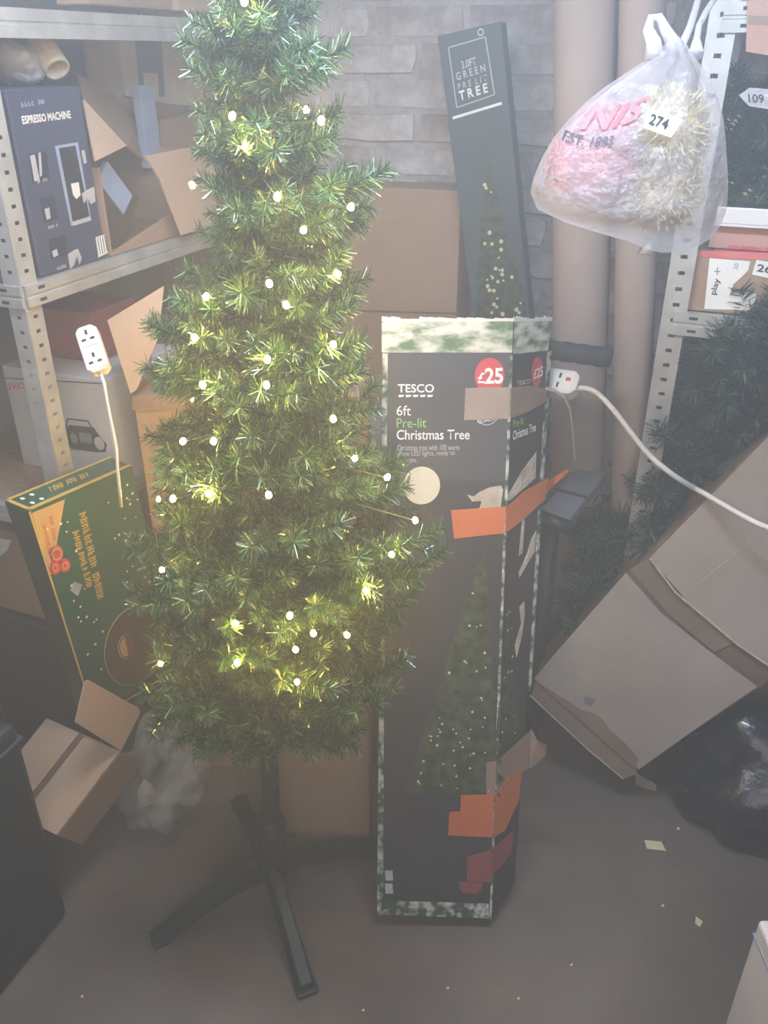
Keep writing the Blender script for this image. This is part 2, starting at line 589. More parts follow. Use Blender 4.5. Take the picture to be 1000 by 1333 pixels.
# ------------------------------------------------------------------ steel shelving
def post(parent, x, y, h, sx, sy, w=0.036, pitch=0.025, z0=0.0):
    """an L-shaped slotted angle post, its two flanges pierced by a column of slots"""
    mb = MB()
    n = int((h - z0) / pitch)
    for ax in (0, 1):
        d = Vector((sx, 0, 0)) if ax == 0 else Vector((0, sy, 0))
        us = [0, w * 0.36, w * 0.64, w]
        for k in range(n):
            zs = [z0 + k * pitch, z0 + k * pitch + pitch * 0.38, z0 + k * pitch + pitch * 0.62, z0 + (k + 1) * pitch]
            for i in range(3):
                for j in range(3):
                    if i == 1 and j == 1:
                        continue
                    b = Vector((x, y, 0))
                    mb.poly([b + d * us[i] + UP * zs[j], b + d * us[i + 1] + UP * zs[j], b + d * us[i + 1] + UP * zs[j + 1], b + d * us[i] + UP * zs[j + 1]])
    o = mb.build('post', M['steel'], parent, fix=False)
    bm = bmesh.new()
    bm.from_mesh(o.data)
    bmesh.ops.remove_doubles(bm, verts=bm.verts[:], dist=1e-5)
    bm.to_mesh(o.data)
    bm.free()
    s = o.modifiers.new('thick', 'SOLIDIFY')
    s.thickness = 0.0016
    return o


def beam(parent, a, b, h=0.034, out=(1, 0, 0)):
    """a folded steel shelf edge with a lip, a groove and paired slots at the ends"""
    a, b, out = Vector(a), Vector(b), Vector(out)
    t = (b - a).normalized()
    mb = MB()
    prof = [(0, 0), (0.004, 0), (0.004, h * .42), (0.0015, h * .46), (0.0015, h * .54), (0.004, h * .58), (0.004, h), (-0.012, h), (-0.012, h - .003), (0, h - .003)]
    lo = [a + out * p + UP * q for p, q in prof]
    hi = [b + out * p + UP * q for p, q in prof]
    mb.rings([lo, hi])
    o = mb.build('beam', M['steel'], parent)
    L = (b - a).length
    for s in (0.035, L - 0.035):
        for q in (h * .22, h * .78):
            mb = MB()
            mb.box(a + t * s + UP * q + out * 0.0042, 0.015, 0.005, 0.0006, t, UP, out)
            mb.build('slot', M['hole'], o)
    return o


LX, LY0, LY1, LD = -1.062, 1.066, 2.05, 0.41
ls = thing('shelving_unit', 'galvanised slotted-angle shelving along the left wall, holding the espresso machine box', 'shelving', (LX, LY0, 0))
post(ls, LX, LY0, 2.2, -1, 1)
post(ls, LX - LD, LY0, 2.2, 1, 1)
post(ls, LX, LY1, 2.2, -1, -1)
post(ls, LX - LD, LY1, 2.2, 1, -1)
LEV = [1.166, 1.556, 0.735]
for z in LEV:
    beam(ls, (LX + 0.002, LY0 + 0.002, z - 0.036), (LX + 0.002, LY1, z - 0.036), 0.036 if z < 1.5 else 0.04, (1, 0, 0))
    beam(ls, (LX - LD, LY0 - 0.002, z - 0.036), (LX, LY0 - 0.002, z - 0.036), 0.036, (0, -1, 0))
    mb = MB()
    mb.aabb(LX - LD + .005, LX - 0.008, LY0 + .005, LY1 - .005, z - 0.012, z)
    mb.build('shelf_board', M['chip'], ls)

RY, RX0, RX1, RD = 1.62, -0.096, 0.95, 0.42
rs = thing('shelving_unit', 'galvanised slotted-angle shelving at the right, behind the hanging carrier bag', 'shelving', (RX0, RY, 0))
post(rs, RX0, RY, 2.2, 1, 1, 0.042, 0.0285)
post(rs, RX0, RY + RD, 2.2, 1, -1, 0.042, 0.0285)
post(rs, RX1, RY, 2.2, -1, 1, 0.042, 0.0285)
RLEV = [PY(880, 405, RY).z, PY(955, 2, RY).z]
for z in RLEV:
    beam(rs, (RX0 + .02, RY - 0.002, z - 0.042), (RX1, RY - 0.002, z - 0.042), 0.042, (0, -1, 0))
    mb = MB()
    mb.aabb(RX0 + .01, RX1 - .01, RY + .005, RY + RD, z - 0.012, z - 0.002)
    mb.build('shelf_board', M['chip'], rs)

# ------------------------------------------------------------------ left shelf: what stands on it
SZ = LEV[0]
# espresso machine box
ex = LX - 0.012
ea, eb = PX(55, 372, ex), PX(138, 333, ex)
t0 = PX(8, 116, ex)
eh = t0.z - SZ
es = thing('espresso_machine_box', 'tall navy printed espresso machine box on the left shelf', 'box', (ex - .1, (ea.y + eb.y) / 2, SZ))
mb = MB()
mb.aabb(ex - .22, ex, ea.y, eb.y, SZ + .001, SZ + eh)
mb.build('body', M['navy'], es, bevel=0.003)
F = Face((ex, ea.y, SZ + eh), (ex, eb.y, SZ + eh), (ex, ea.y, SZ))
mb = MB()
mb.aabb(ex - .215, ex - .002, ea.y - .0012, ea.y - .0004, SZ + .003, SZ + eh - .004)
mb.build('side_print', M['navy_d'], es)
F.text('ESPRESSO MACHINE', M['white'], es, (29, 162), (92, 154), (27, 151), bold=0.03)
worn_print(F, M['steelblue'], es, (27, 140), (62, 134), (26, 133), 8, 1)
F.print('picture_frame', M['steelblue'], es, pix=[(71, 190), (101, 185), (118, 285), (92, 294)])
F.print('picture', M['black'], es, pix=[(76, 193), (97, 189.5), (115.5, 281), (94, 288)], d=0.0012)
F.print('drip_tray', M['silver'], es, pix=[(93, 289), (117, 282), (117.5, 287), (94, 294)], d=0.0016)
F.print('cup', M['white'], es, pix=[(91, 239), (101, 237), (103.5, 254), (98, 259), (94, 254)], d=0.002)
F.print('milk_jug', M['silver'], es, pix=[(105, 252), (112, 247), (121, 243), (123, 262), (117, 266), (112, 258), (108, 265)], d=0.002)
F.print('steam_spout', M['silver'], es, pix=[(105, 196), (109, 195), (112, 212), (108, 213)], d=0.0014)
for q, w in (([(37, 201), (60, 196), (64, 233), (42, 238)], [(49, 199), (52, 198), (54, 228), (51, 230)]),
             ([(52, 258), (70, 254), (75, 285), (57, 290)], [(57, 272), (63, 270), (65, 284), (60, 286)]),
             ([(63, 312), (84, 306), (88, 332), (67, 338)], [(67, 327), (73, 324), (75, 332), (69, 335)])):
    p = F.print('picture', M['navy_d'], es, pix=q)
    F.print('cup', M['offwhite'], p, pix=w, d=0.0012)
F.print('picture_strip', M['silver'], es, pix=[(38, 203), (44, 201), (51, 235), (44, 236)], d=0.0012)
for q in ((48, 239, 62, 232), (62, 299, 75, 293), (74, 352, 86, 346)):
    worn_print(F, M['silver'], es, (q[0], q[1]), (q[2], q[1] - 4), (q[0] - .5, q[1] - 5), 6, int(q[1]))
F.print('barcode_label', M['white'], es, pix=[(124, 309), (136, 305), (140, 329), (128, 335)])
for k in range(4):
    u = 126.3 + k * 3
    F.line('barcode_bar', M['ink'], es, [(u, 309 - k), (u + 3.6, 331.5 - k * 1.6)], 0.0012, d=0.0012)
F.print('care_symbols', M['silver'], es, pix=[(88, 331), (97, 325), (101, 324), (106, 336), (103, 345), (100, 333), (96, 345), (91, 351)])

# crumpled white bag and a cardboard roll on top of the espresso box
def blob(center, rx, ry, rz, seed, amp=0.25, freq=9.0, n=20, m=12, flat=None, ax=(1, 0, 0), ay=(0, 1, 0)):
    ax, ay = Vector(ax), Vector(ay)
    mb = MB()
    rings = []
    c = Vector(center)
    for i in range(1, m):
        th = math.pi * i / m
        r = []
        for j in range(n):
            a = 2 * math.pi * j / n
            d = ax * (math.sin(th) * math.cos(a) * rx) + ay * (math.sin(th) * math.sin(a) * ry) + UP * (-math.cos(th) * rz)
            k = 1 + amp * noise.noise(d * freq + Vector((seed * 7.3, seed, 0))) + amp * .5 * noise.noise(d * freq * 2.7 + Vector((seed, 0, seed * 3)))
            p = c + d * k
            if flat is not None and p.z < flat:
                p.z = flat + (p.z - flat) * 0.05 if p.z > flat else flat
            r.append(p)
        rings.append(r)
    mb.rings(rings)
    return mb


mb = blob(PX(18, 82, -1.16), 0.05, 0.05, 0.03, 3, 0.5, 30, 26, 16, flat=SZ + eh + .001)
tag(mb.build('plastic_bag', M['film_bag'], smooth=True), 'crumpled white plastic bag lying on top of the navy espresso box', 'bag')
mb = MB()
a, b = PX(48, 58, -1.15), PX(78, 108, -1.10)
a.z += .012
b.z = SZ + eh + .024
dr = (b - a)
side = dr.cross(UP).normalized()
nn = side.cross(dr).normalized()
pts_o = [[p + (side * math.cos(t) * .022 + nn * math.sin(t) * .022) for t in [2 * math.pi * k / 18 for k in range(18)]] for p in (a, b)]
pts_i = [[p + (side * math.cos(t) * .018 + nn * math.sin(t) * .018) for t in [2 * math.pi * k / 18 for k in range(18)]] for p in (b, a)]
mb.rings([pts_o[0], pts_o[1], pts_i[0], pts_i[1]], cap0=False, cap1=False)
tag(mb.build('paper_roll', M['torn'], smooth=True), 'pale rolled-up card lying on the navy espresso box beside the white bag', 'roll')

# open carton next to the espresso box, flaps folded out, filled with packs
oy0, oy1 = eb.y + .015, 1.655
oz1 = SZ + .155
oc = thing('open_carton', 'open brown cardboard box with raised flaps beside the espresso box', 'box', (LX - .16, (oy0 + oy1) / 2, SZ))
mb = MB()
T = .004
ox0, ox1 = LX - .34, LX - .012
mb.aabb(ox0, ox1, oy0, oy1, SZ + .001, SZ + .006)
mb.aabb(ox0, ox0 + T, oy0, oy1, SZ + .006, oz1)
mb.aabb(ox0 + T, ox1, oy0, oy0 + T, SZ + .006, oz1)
mb.aabb(ox0 + T, ox1, oy1 - T, oy1, SZ + .006, oz1)
mb.hull([(ox1 - T, oy0 + T, SZ + .006), (ox1 - T, oy1 - T, SZ + .006), (ox1 - T, oy1 - T, oz1), (ox1 - T, oy0 + .22, SZ + .05)],
        [(ox1, oy0 + T, SZ + .006), (ox1, oy1 - T, SZ + .006), (ox1, oy1 - T, oz1), (ox1, oy0 + .22, SZ + .05)])
mb.build('body', M['card'], oc)


def sheet(pts, th=.004):
    mb = MB()
    n = (pts[1] - pts[0]).cross(pts[2] - pts[0]).normalized()
    mb.hull([p - n * th / 2 for p in pts], [p + n * th / 2 for p in pts])
    return mb


sheet([PX(108, 130, -1.09), PX(164, 190, -1.06), PX(124, 210, -1.045)]).build('flap', M['card_l'], oc)['label'] = 'pale triangular flap leaning on the espresso box'
sheet([PX(100, 97, -1.22), PX(150, 125, -1.26), PX(178, 160, -1.26), PX(186, 208, -1.2), PX(165, 192, -1.14), PX(110, 132, -1.14)]).build('flap', M['card'], oc)
sheet([PX(188, 203, -1.05), PX(276, 186, -1.05), PX(282, 292, -1.03), PX(236, 306, -1.03), PX(207, 232, -1.045)]).build('flap', M['card_l'], oc)
# packs inside
p = PX(148, 245, -1.09)
mb = MB()
mb.box(p, .012, .045, .09, Vector((1, 0, 0)), Vector((0, .75, .66)), Vector((0, -.66, .75)))
o = mb.build('pack', M['steelblue'], bevel=.002)
tag(o, 'small blue and white pack sticking out of the open box', 'pack')
p = PX(150, 275, -1.09)
mb = MB()
mb.box(p, .004, .09, .12, Vector((1, 0, 0)), Vector((0, .75, -.66)), Vector((0, .66, .75)))
tag(mb.build('card_folder', M['brownp']), 'dark card folder tucked in front of the open box', 'folder')
mb = MB()
mb.box(PX(192, 165, -1.2), .02, .05, .16)
tag(mb.build('pack', M['steelblue'], bevel=.002), 'pale blue carton end standing behind the open box', 'pack')
# smaller box behind
cA = thing('carton', 'small brown box with a lid standing at the back of the left shelf', 'box', (-1.3, 1.75, SZ))
mb = MB()
q = [PX(208, 152, -1.22), PX(262, 142, -1.22), PX(262, 192, -1.22), PX(209, 194, -1.22)]
back = Vector((-.17, .02, 0))
mb.hull(q, [p + back for p in q])
mb.build('body', M['card'], cA)
q = [PX(160, 125, -1.26), PX(218, 137, -1.26), PX(264, 140, -1.21), PX(208, 153, -1.21)]
sheet(q).build('lid', M['card_d'], cA)
# cream box at the back, striped
cz = SZ + .235
cr = thing('cream_box', 'cream box with dark blue stripes at the back of the left shelf', 'box', (-1.33, 1.86, SZ))
xa = -1.30
fa, fb, fc = PX(155, 47, xa), PX(215, 127, xa), PX(246, 47, xa)
Y0, Y1, Y2 = fa.y, fb.y, 2.03
mb = MB()
mb.aabb(xa - .1, xa, Y0, Y2, SZ + .001, 1.545)
mb.build('body', M['cream'], cr, bevel=.002)
F = Face((xa, Y0, 1.545), (xa, Y2, 1.545), (xa, Y0, SZ))
for q in ([(175, 47), (181, 47), (188, 124), (182, 124)], [(203, 47), (210, 47), (214, 126), (207, 126)]):
    F.print('stripe', M['navy'], cr, pix=q)
F.print('picture', M['navy'], cr, pix=[(181, 47), (203, 47), (206, 95), (185, 95)])
F.print('emblem', M['brownp'], cr, pix=[(187, 66), (200, 66), (202, 82), (189, 82)], d=.0014)
# dark appliance box behind the espresso box
carton('dark_box', 'dark slate box in the shade behind the espresso box', -1.465, -1.395, 1.2, 1.69, SZ + .001, SZ + .35, M['slategreen'])

# on top of the upper board
tz = LEV[1] + .016
carton('carton', 'brown box on the topmost left board, just in the frame', -1.15, -1.08, 1.36, 1.60, tz, tz + .16, M['card'], tape=M['brown_t'])
carton('carton', 'pale box on the topmost left board next to the tree top', -1.16, -1.08, 1.62, 1.9, tz, tz + .2, M['card_l'], tape=M['brown_t'])

# lower board: radio box, red box, extension lead
LZ = LEV[2]
jy = 1.22
ja, jb = PY(5, 488, jy), PY(134, 496, jy)
jt = jb.z
jc = thing('radio_box', 'pale grey boxed radio with a printed boombox behind the left post', 'box', ((ja.x + jb.x) / 2, jy + .12, LZ))
mb = MB()
mb.aabb(ja.x, jb.x, jy, jy + .24, LZ + .001, jt)
mb.build('body', M['offwhite'], jc, bevel=.002)
F = Face((ja.x, jy, jt), (jb.x, jy, jt), (ja.x, jy, LZ))
F.text('JVC', M['redink'], jc, (11, 508), (32, 508), (10, 499), bold=.02)
bb = F.print('boombox_picture', M['black'], jc, pix=[(84, 562), (90, 553), (122, 556), (130, 568), (139, 578), (138, 588), (125, 588), (93, 584), (86, 577)])
F.line('boombox_handle', M['ink'], bb, [(86, 558), (88, 545), (115, 548), (120, 557)], .003)
F.disc('speaker_cone', M['silver'], bb, (130, 577), .012, .014, d=.0013)
F.disc('speaker_cone', M['greyplastic'], bb, (97, 570), .009, .012, d=.0013)
F.print('tape_deck', M['greyplastic'], bb, pix=[(103, 562), (119, 564), (121, 577), (105, 575)], d=.0013)
F.line('edge_line', M['navy'], jc, [(8, 492), (132, 499)], .002)
rz = jt + .001
ra, rb = PY(62, 440, 1.3), PY(112, 440, 1.3)
carton('red_box', 'dull red box lying on the radio box behind the post', ra.x - .08, rb.x + .02, 1.3, 1.44, rz, rz + .1, M['redbox'])


def socket(name, label, a, b, wdir, w, th, n, red=False):
    """a trailing extension socket: rounded body, outlet plates with pin holes, cable collar"""
    a, b = Vector(a), Vector(b)
    t = (b - a).normalized()
    wd = (Vector(wdir) - t * Vector(wdir).dot(t)).normalized()
    nn = t.cross(wd)
    if nn.dot(CAM - a) < 0:
        nn = -nn
    tt = thing(name, label, 'extension lead', (a + b) / 2)
    L = (b - a).length
    mb = MB()
    c = w * .22
    pr = [(0, -w / 2 + c), (c, -w / 2), (L - c, -w / 2), (L, -w / 2 + c), (L, w / 2 - c), (L - c, w / 2), (c, w / 2), (0, w / 2 - c)]
    mb.hull([a + t * x + wd * y - nn * th / 2 for x, y in pr], [a + t * x + wd * y + nn * th / 2 for x, y in pr])
    mb.build('body', M['plastic_w'], tt, bevel=.0025)
    for k in range(n):
        c0 = a + t * (L * (k + .5) / n) + nn * (th / 2 + .0006)
        mb = MB()
        mb.box(c0, L / n * .8, w * .74, .0014, t, wd, nn)
        p = mb.build('outlet', M['white'], tt)
        mb = MB()
        for x, y, sx, sy in ((-.22, 0, .012 * w / .05, .004), (.16, .2, .004, .010 * w / .05), (.16, -.2, .004, .010 * w / .05)):
            mb.box(c0 + t * x * L / n * .8 + wd * y * w + nn * .001, sx, sy, .0008, t, wd, nn)
        mb.build('pin_hole', M['hole'], p)
    if red:
        mb = MB()
        mb.box(a + t * L * .8 + wd * .004 + nn * (th / 2 + .0015), .009, .007, .003, t, wd, nn)
        mb.build('switch', M['red'], tt, bevel=.0008)
    return tt, t, nn


sa, sb = PF(112, 428, 1.30), PF(131, 486, 1.245)
s1, st, sn = socket('extension_socket', 'white extension socket propped against the red box, its cord hanging down', sa, sb, RT, .034, .02, 2)
pts = [sb, PF(136, 500, 1.23), PF(140, 525, 1.22), PF(147, 560, 1.21), PF(152, 585, 1.2), PF(153, 610, 1.19), PF(156, 640, 1.19), PF(158, 660, 1.19)]
mb = MB()
mb.tube(pts, .0026, 8)
mb.build('cord', M['cord'], s1, smooth=True)

# lower still: carton, dark crate, green game box, open carton, bag
t = carton('carton', 'brown box with a white label under the lowest left board', -1.42, -1.215, 1.12, 1.4, .42, PY(20, 695, 1.12).z, M['card'])
F = Face((-1.42, 1.12, .65), (-1.215, 1.12, .65), (-1.42, 1.12, .5))
F.print('label', M['white'], t, pix=[(-6, 700), (15, 703), (10, 716), (0, 724), (-6, 724)])
mb = MB()
mb.aabb(-1.43, -1.2, 1.1, 1.5, .001, .419)
tag(mb.build('crate', M['bin'], bevel=.006), 'dark storage crate on the floor beneath the lowest left board', 'crate')

gx = -0.995
ga, gb, gc, gd = PX(38, 665, gx), PX(172, 606, gx), PX(128, 936, gx), PX(210, 884, gx)
gt = thing('game_box', 'green boxed toy with worn gold print and white stars leaning by the left post', 'box', (gx, (ga.y + gb.y) / 2, min(gc.z, gd.z)))
gU = (gb - ga)
gV = (gc - ga)
F = Face(ga, gb, gc)
thick = Vector((-.05, 0.0, .01))
q = [F.P(0, 0), F.P(1, 0), F.P(1, 1), F.P(0, 1)]
mb = MB()
mb.hull(q, [p + thick for p in q])
mb.build('body', M['gboard'], gt, bevel=.002)
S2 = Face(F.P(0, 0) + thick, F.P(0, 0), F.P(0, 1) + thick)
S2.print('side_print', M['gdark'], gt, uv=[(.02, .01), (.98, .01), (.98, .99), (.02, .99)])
T2 = Face(F.P(0, 0) + thick, F.P(1, 0) + thick, F.P(0, 0))
# top panel border
for uv in ([(0, 0), (1, 0), (1, .1), (0, .1)], [(0, .86), (1, .86), (1, 1), (0, 1)], [(0, 0), (.03, 0), (.03, 1), (0, 1)]):
    T2.print('gold_border', M['gold'], gt, uv=uv)
for uv in ((.09, .3), (.09, .7), (.17, .3), (.17, .7)):
    c = T2.P(*uv)
    mb = MB()
    mb.hull([c + T2.U.normalized() * .004 * math.cos(k * math.pi / 4) + T2.V.normalized() * .004 * math.sin(k * math.pi / 4) + T2.n * .0003 for k in range(8)],
            [c + T2.U.normalized() * .004 * math.cos(k * math.pi / 4) + T2.V.normalized() * .004 * math.sin(k * math.pi / 4) + T2.n * .0009 for k in range(8)])
    mb.build('star', M['white'], gt)
worn_print(T2, M['gold'], gt, (66, 641), (122, 618), (62, 634), 13, 5)
F.print('corner_panel', M['tan'], gt, pix=[(41, 668), (84, 650), (66, 748), (63, 744)])
F.line('gold_edge', M['gold'], gt, [(38, 666), (64, 748), (107, 884), (126, 932)], .004)
F.line('gold_edge', M['gold'], gt, [(130, 933), (207, 885)], .003)
worn_print(F, M['orange'], gt, (54, 684), (62, 722), (60, 682), 9, 6)
worn_print(F, M['orange'], gt, (63, 672), (68, 704), (69, 671), 8, 7)
c1 = F.disc('emblem', M['red'], gt, (73, 721), .016, .017)
F.disc('emblem_ring', M['tan'], c1, (73, 721), .012, .013, d=.0012, inner=.7)
for c in ((71, 739), (84, 736)):
    c2 = F.disc('emblem', M['red'], gt, c, .013, .014)
    F.disc('emblem_ring', M['tan'], c2, c, .007, .008, d=.0012, inner=.65)
worn_print(F, M['gold'], gt, (93, 692), (113, 766), (102, 689), 11, 8)
worn_print(F, M['gold'], gt, (102, 668), (128, 788), (112, 664), 17, 9)
F.print('price_sticker', M['steelblue'], gt, pix=[(96, 757), (107, 761), (101, 776), (91, 768)])
F.disc('track_picture', M['gold'], gt, (176, 840), .092, .096, d=.0003)
F.disc('track_inner', M['brownp'], gt, (176, 840), .0905, .0945, d=.001)
b1 = F.disc('track_badge', M['tan'], gt, (162, 842), .021, .029, d=.0017)
F.disc('badge_ring', M['brownp'], b1, (162, 842), .019, .027, d=.0024, inner=.86)
F.print('badge_bar', M['redbox'], b1, pix=[(160, 822), (167, 824), (173, 852), (166, 855)], d=.0024)
rr = random.Random(4)
for k in range(80):
    u, v = rr.uniform(.08, .97), rr.uniform(.06, .8)
    if (u - .45) ** 2 < .03 and v < .6:
        continue
    c = F.P(u, v)
    s = rr.uniform(.0018, .0032)
    mb = MB()
    mb.hull([c + (F.U.normalized() * math.cos(j * math.pi / 3) + F.V.normalized() * math.sin(j * math.pi / 3)) * s + F.n * .0004 for j in range(6)],
            [c + (F.U.normalized() * math.cos(j * math.pi / 3) + F.V.normalized() * math.sin(j * math.pi / 3)) * s + F.n * .0009 for j in range(6)])
    mb.build('star', M['white'], gt)

# plinth of dark crates below the game box
mb = MB()
mb.aabb(-1.045, -0.995, 1.02, 1.26, .001, min(gc.z, gd.z) - .003)
tag(mb.build('crate', M['bin'], bevel=.005), 'low dark crate on the floor that carries the green game box', 'crate')

# open carton at lower left, top facing up, seen over the dark case
T1, T2p, T3 = PZ(62, 935, .315), PZ(158, 978, .29), PZ(75, 1088, .20)
T4 = T1 + (T3 - T2p)
fn = (T2p - T1).cross(T3 - T2p).normalized()
if fn.z < 0:
    fn = -fn
lc = thing('open_carton', 'brown cardboard box with one raised flap at lower left, beside the dark case', 'box', ((T1 + T3) / 2) - fn * .12)
mb = MB()
q = [T1, T2p, T3, T4]
mb.hull([p - fn * .12 for p in q], q)
mb.build('body', M['card'], lc, bevel=.002)
F = Face(T1, T2p, T4)
e = (T2p - T1) * .5
F.print('top_flap', M['card_l'], lc, uv=[(.005, .005), (.45, .005), (.45, .995), (.005, .995)], th=.004)
F.print('top_flap', M['card_l'], lc, uv=[(.53, .03), (.995, .005), (.995, .995), (.53, .995)], th=.004)
F.print('seam_shadow_gap', M['card_d'], lc, uv=[(.45, .01), (.53, .01), (.53, .99), (.45, .99)], th=.0006).name = 'inner_flap_gap'  # dark card strip stands in for the shadowed seam between the flaps
F.line('crease', M['card_d'], lc, [(113, 1045), (137, 1003)], .001, d=.0048)
h0, h1, h2 = T2p + fn * .005, PX(110, 888, -.962), PX(182, 926, -.935)
hnn = (h1 - h0).cross(h2 - h0).normalized()
q = [h0, hit(98, 940, h0, hnn), hit(110, 888, h0, hnn), hit(115, 885, h0, hnn), hit(179, 921, h0, hnn), hit(182, 927, h0, hnn)]
sheet(q).build('flap', M['card_l'], lc)

# clear polythene bag on the floor
bc = PZ(195, 1040, .05)
mb = blob((bc.x, bc.y + .02, .10), .115, .09, .13, 11, .55, 14, 60, 36, flat=.002)
tag(mb.build('clear_bag', M['film_clear'], smooth=True), 'crumpled clear polythene bag on the floor beside the brown box', 'bag')
mb = blob((bc.x - .02, bc.y + .0, .06), .03, .02, .03, 5, .4, 20, 16, 10, flat=.004)
tag(mb.build('paper_wad', M['torn'], smooth=True), 'pale paper wad inside the clear polythene bag', 'paper')

# dark hard case, bottom left
d0 = PZ(90, 1190)
mb = MB()
mb.aabb(-1.35, d0.x, .30, d0.y, .002, .5)
dc = thing('hard_case', 'dark hard plastic case at the bottom left edge', 'case', (-1.15, .55, 0))
mb.build('body', M['bin'], dc, bevel=.012)
mb = MB()
mb.aabb(-1.352, d0.x + .003, .298, d0.y + .003, .462, .468)
mb.build('lid_seam', M['navy'], dc, bevel=.001)
mb = MB()
mb.aabb(-1.30, d0.x - .03, .34, d0.y - .03, .499, .506)
mb.build('lid_highlight', M['navy'], dc, bevel=.004)  # navy panel paints the blue highlight on the case top

# ------------------------------------------------------------------ cartons behind the tree
def heading_box(mb, p, w, d, z0, z1):
    """box with its front face square to the camera heading; p = front-left floor point"""
    p = Vector((p.x, p.y, 0))
    q = [p, p + RT * w, p + RT * w + FW * d, p + FW * d]
    mb.hull([v + UP * z0 for v in q], [v + UP * z1 for v in q])


a, b = PF(172, 515, 1.48), PF(480, 502, 1.48)
w = (b - a).dot(RT)
tc = thing('tall_carton', 'large brown cardboard box standing behind the lit tree', 'box', a + RT * w / 2 - UP * a.z)
mb = MB()
heading_box(mb, a, w, .17, .001, a.z)
mb.build('body', M['card'], tc, bevel=.004)
sheet([PF(170, 512, 1.47), PF(140, 417, 1.52), PF(214, 372, 1.56), PF(206, 440, 1.52), PF(178, 508, 1.475)]).build('flap', M['card_l'], tc)
q = [PF(172, 516, 1.478), PF(330, 512, 1.478), PF(330, 528, 1.478), PF(172, 534, 1.478)]
sheet(q, .002).build('tape_strip', M['brown_t'], tc)

a, b = PZ(366, 1107), PZ(488, 1100)
lo = thing('carton', 'low brown box on the floor right behind the tree stand', 'box', (a + b) / 2)
mb = MB()
dd = (b - a).normalized()
bk = Vector((-dd.y, dd.x, 0))
q = [a - dd * .02, b - dd * .01, b - dd * .01 + bk * .10, a - dd * .02 + bk * .10]
mb.hull([p + UP * .001 for p in q], [p + UP * .40 for p in q])
mb.build('body', M['card'], lo, bevel=.003)

# against the brick wall
base = carton('carton', 'low wide box on the floor against the brick wall', -1.04, -.36, 1.78, 2.06, .001, .68, M['card_g'])
a, b = PY(440, 240, 1.95), PY(601, 238, 1.95)
bx = carton('carton', 'upright brown box on a lower box against the brick wall', a.x - .1, b.x, 1.95, 2.06, .682, a.z, M['card'])
F = Face((a.x, 1.95, a.z), (b.x, 1.95, a.z), (a.x, 1.95, .7))
F.print('lower_band', M['card_d'], bx, pix=[(470, 403), (598, 407), (597, 409), (470, 406)], th=.001)

# slim tree package leaning by the wall
py = 1.90
ca, cb = PY(573, 46, py), PY(648, 29, py)
la, lb = PY(612, 412, py), PY(694, 411, py)
axd = ((la + lb) / 2 - (ca + cb) / 2).normalized()
ud = Vector((-axd.z, 0, axd.x))
wtop = .135
topc = (ca + cb) / 2
L = (topc.z - .685) / -axd.z
O = topc - ud * wtop / 2
F = Face(O, O + ud * wtop, O + axd * L)
pk = thing('tree_package', 'slim slate green boxed pre-lit tree leaning against the brick wall', 'box', O + axd * L + ud * wtop / 2)
mb = MB()
q = [F.P(0, 0), F.P(1, 0), F.P(1, 1), F.P(0, 1)]
mb.hull(q, [p + Vector((0, .045, 0)) for p in q])
mb.build('body', M['slategreen'], pk, bevel=.002)
F.line('title_frame', M['silver'], pk, [(584, 62), (632, 48), (644, 123), (595, 140), (584, 62)], .0022)
F.text('3.0FT', M['offwhite'], pk, (602, 90), (621, 84), (600, 80), bold=.02)
F.text('G R E E N', M['offwhite'], pk, (595, 105), (633, 93), (593, 95), bold=.02)
F.text('P R E  L I T', M['offwhite'], pk, (597, 117), (635, 105), (596, 109), bold=.01)
F.text('T R E E', M['white'], pk, (599, 131), (636, 120), (597, 119), bold=.03)
F.disc('badge', M['silver'], pk, (626, 42), .007, inner=.6)
F.print('white_band', M['white'], pk, pix=[(589, 152), (653, 132.5), (654, 136), (590, 155.5)])


def printed_tree(F, parent, top, bl, br, n=11, seed=1, dots=0, dot_r=.003, d=.0012, mt='tree_print'):
    """jagged fir outline printed on a face"""
    r = random.Random(seed)
    L, R = [], []
    for k in range(n):
        t = (k + .5) / n
        lx, ly = top[0] + (bl[0] - top[0]) * t, top[1] + (bl[1] - top[1]) * t
        rx, ry = top[0] + (br[0] - top[0]) * t, top[1] + (br[1] - top[1]) * t
        w = (rx - lx)
        L += [(lx + w * r.uniform(.02, .10), ly), (lx - w * r.uniform(0, .08), ly + (bl[1] - top[1]) / n * .55)]
        R += [(rx - w * r.uniform(.02, .10), ry), (rx + w * r.uniform(0, .08), ry + (br[1] - top[1]) / n * .55)]
    o = F.print('tree_picture', M[mt], parent, pix=[top] + R + [br] + [bl] + list(reversed(L)), d=d)
    for k in range(dots):
        t = math.sqrt(r.uniform(.03, .97))
        u = r.uniform(.12, .88)
        x = top[0] + (bl[0] + (br[0] - bl[0]) * u - top[0]) * t
        y = top[1] + (bl[1] + (br[1] - bl[1]) * u - top[1]) * t
        F.disc('printed_light', M['dot'], o, (x, y), dot_r * r.uniform(.6, 1.2), d=d + .0008, n=8)
    return o


printed_tree(F, pk, (632, 190), (618, 414), (692, 414), 12, 3, 30, .0042)

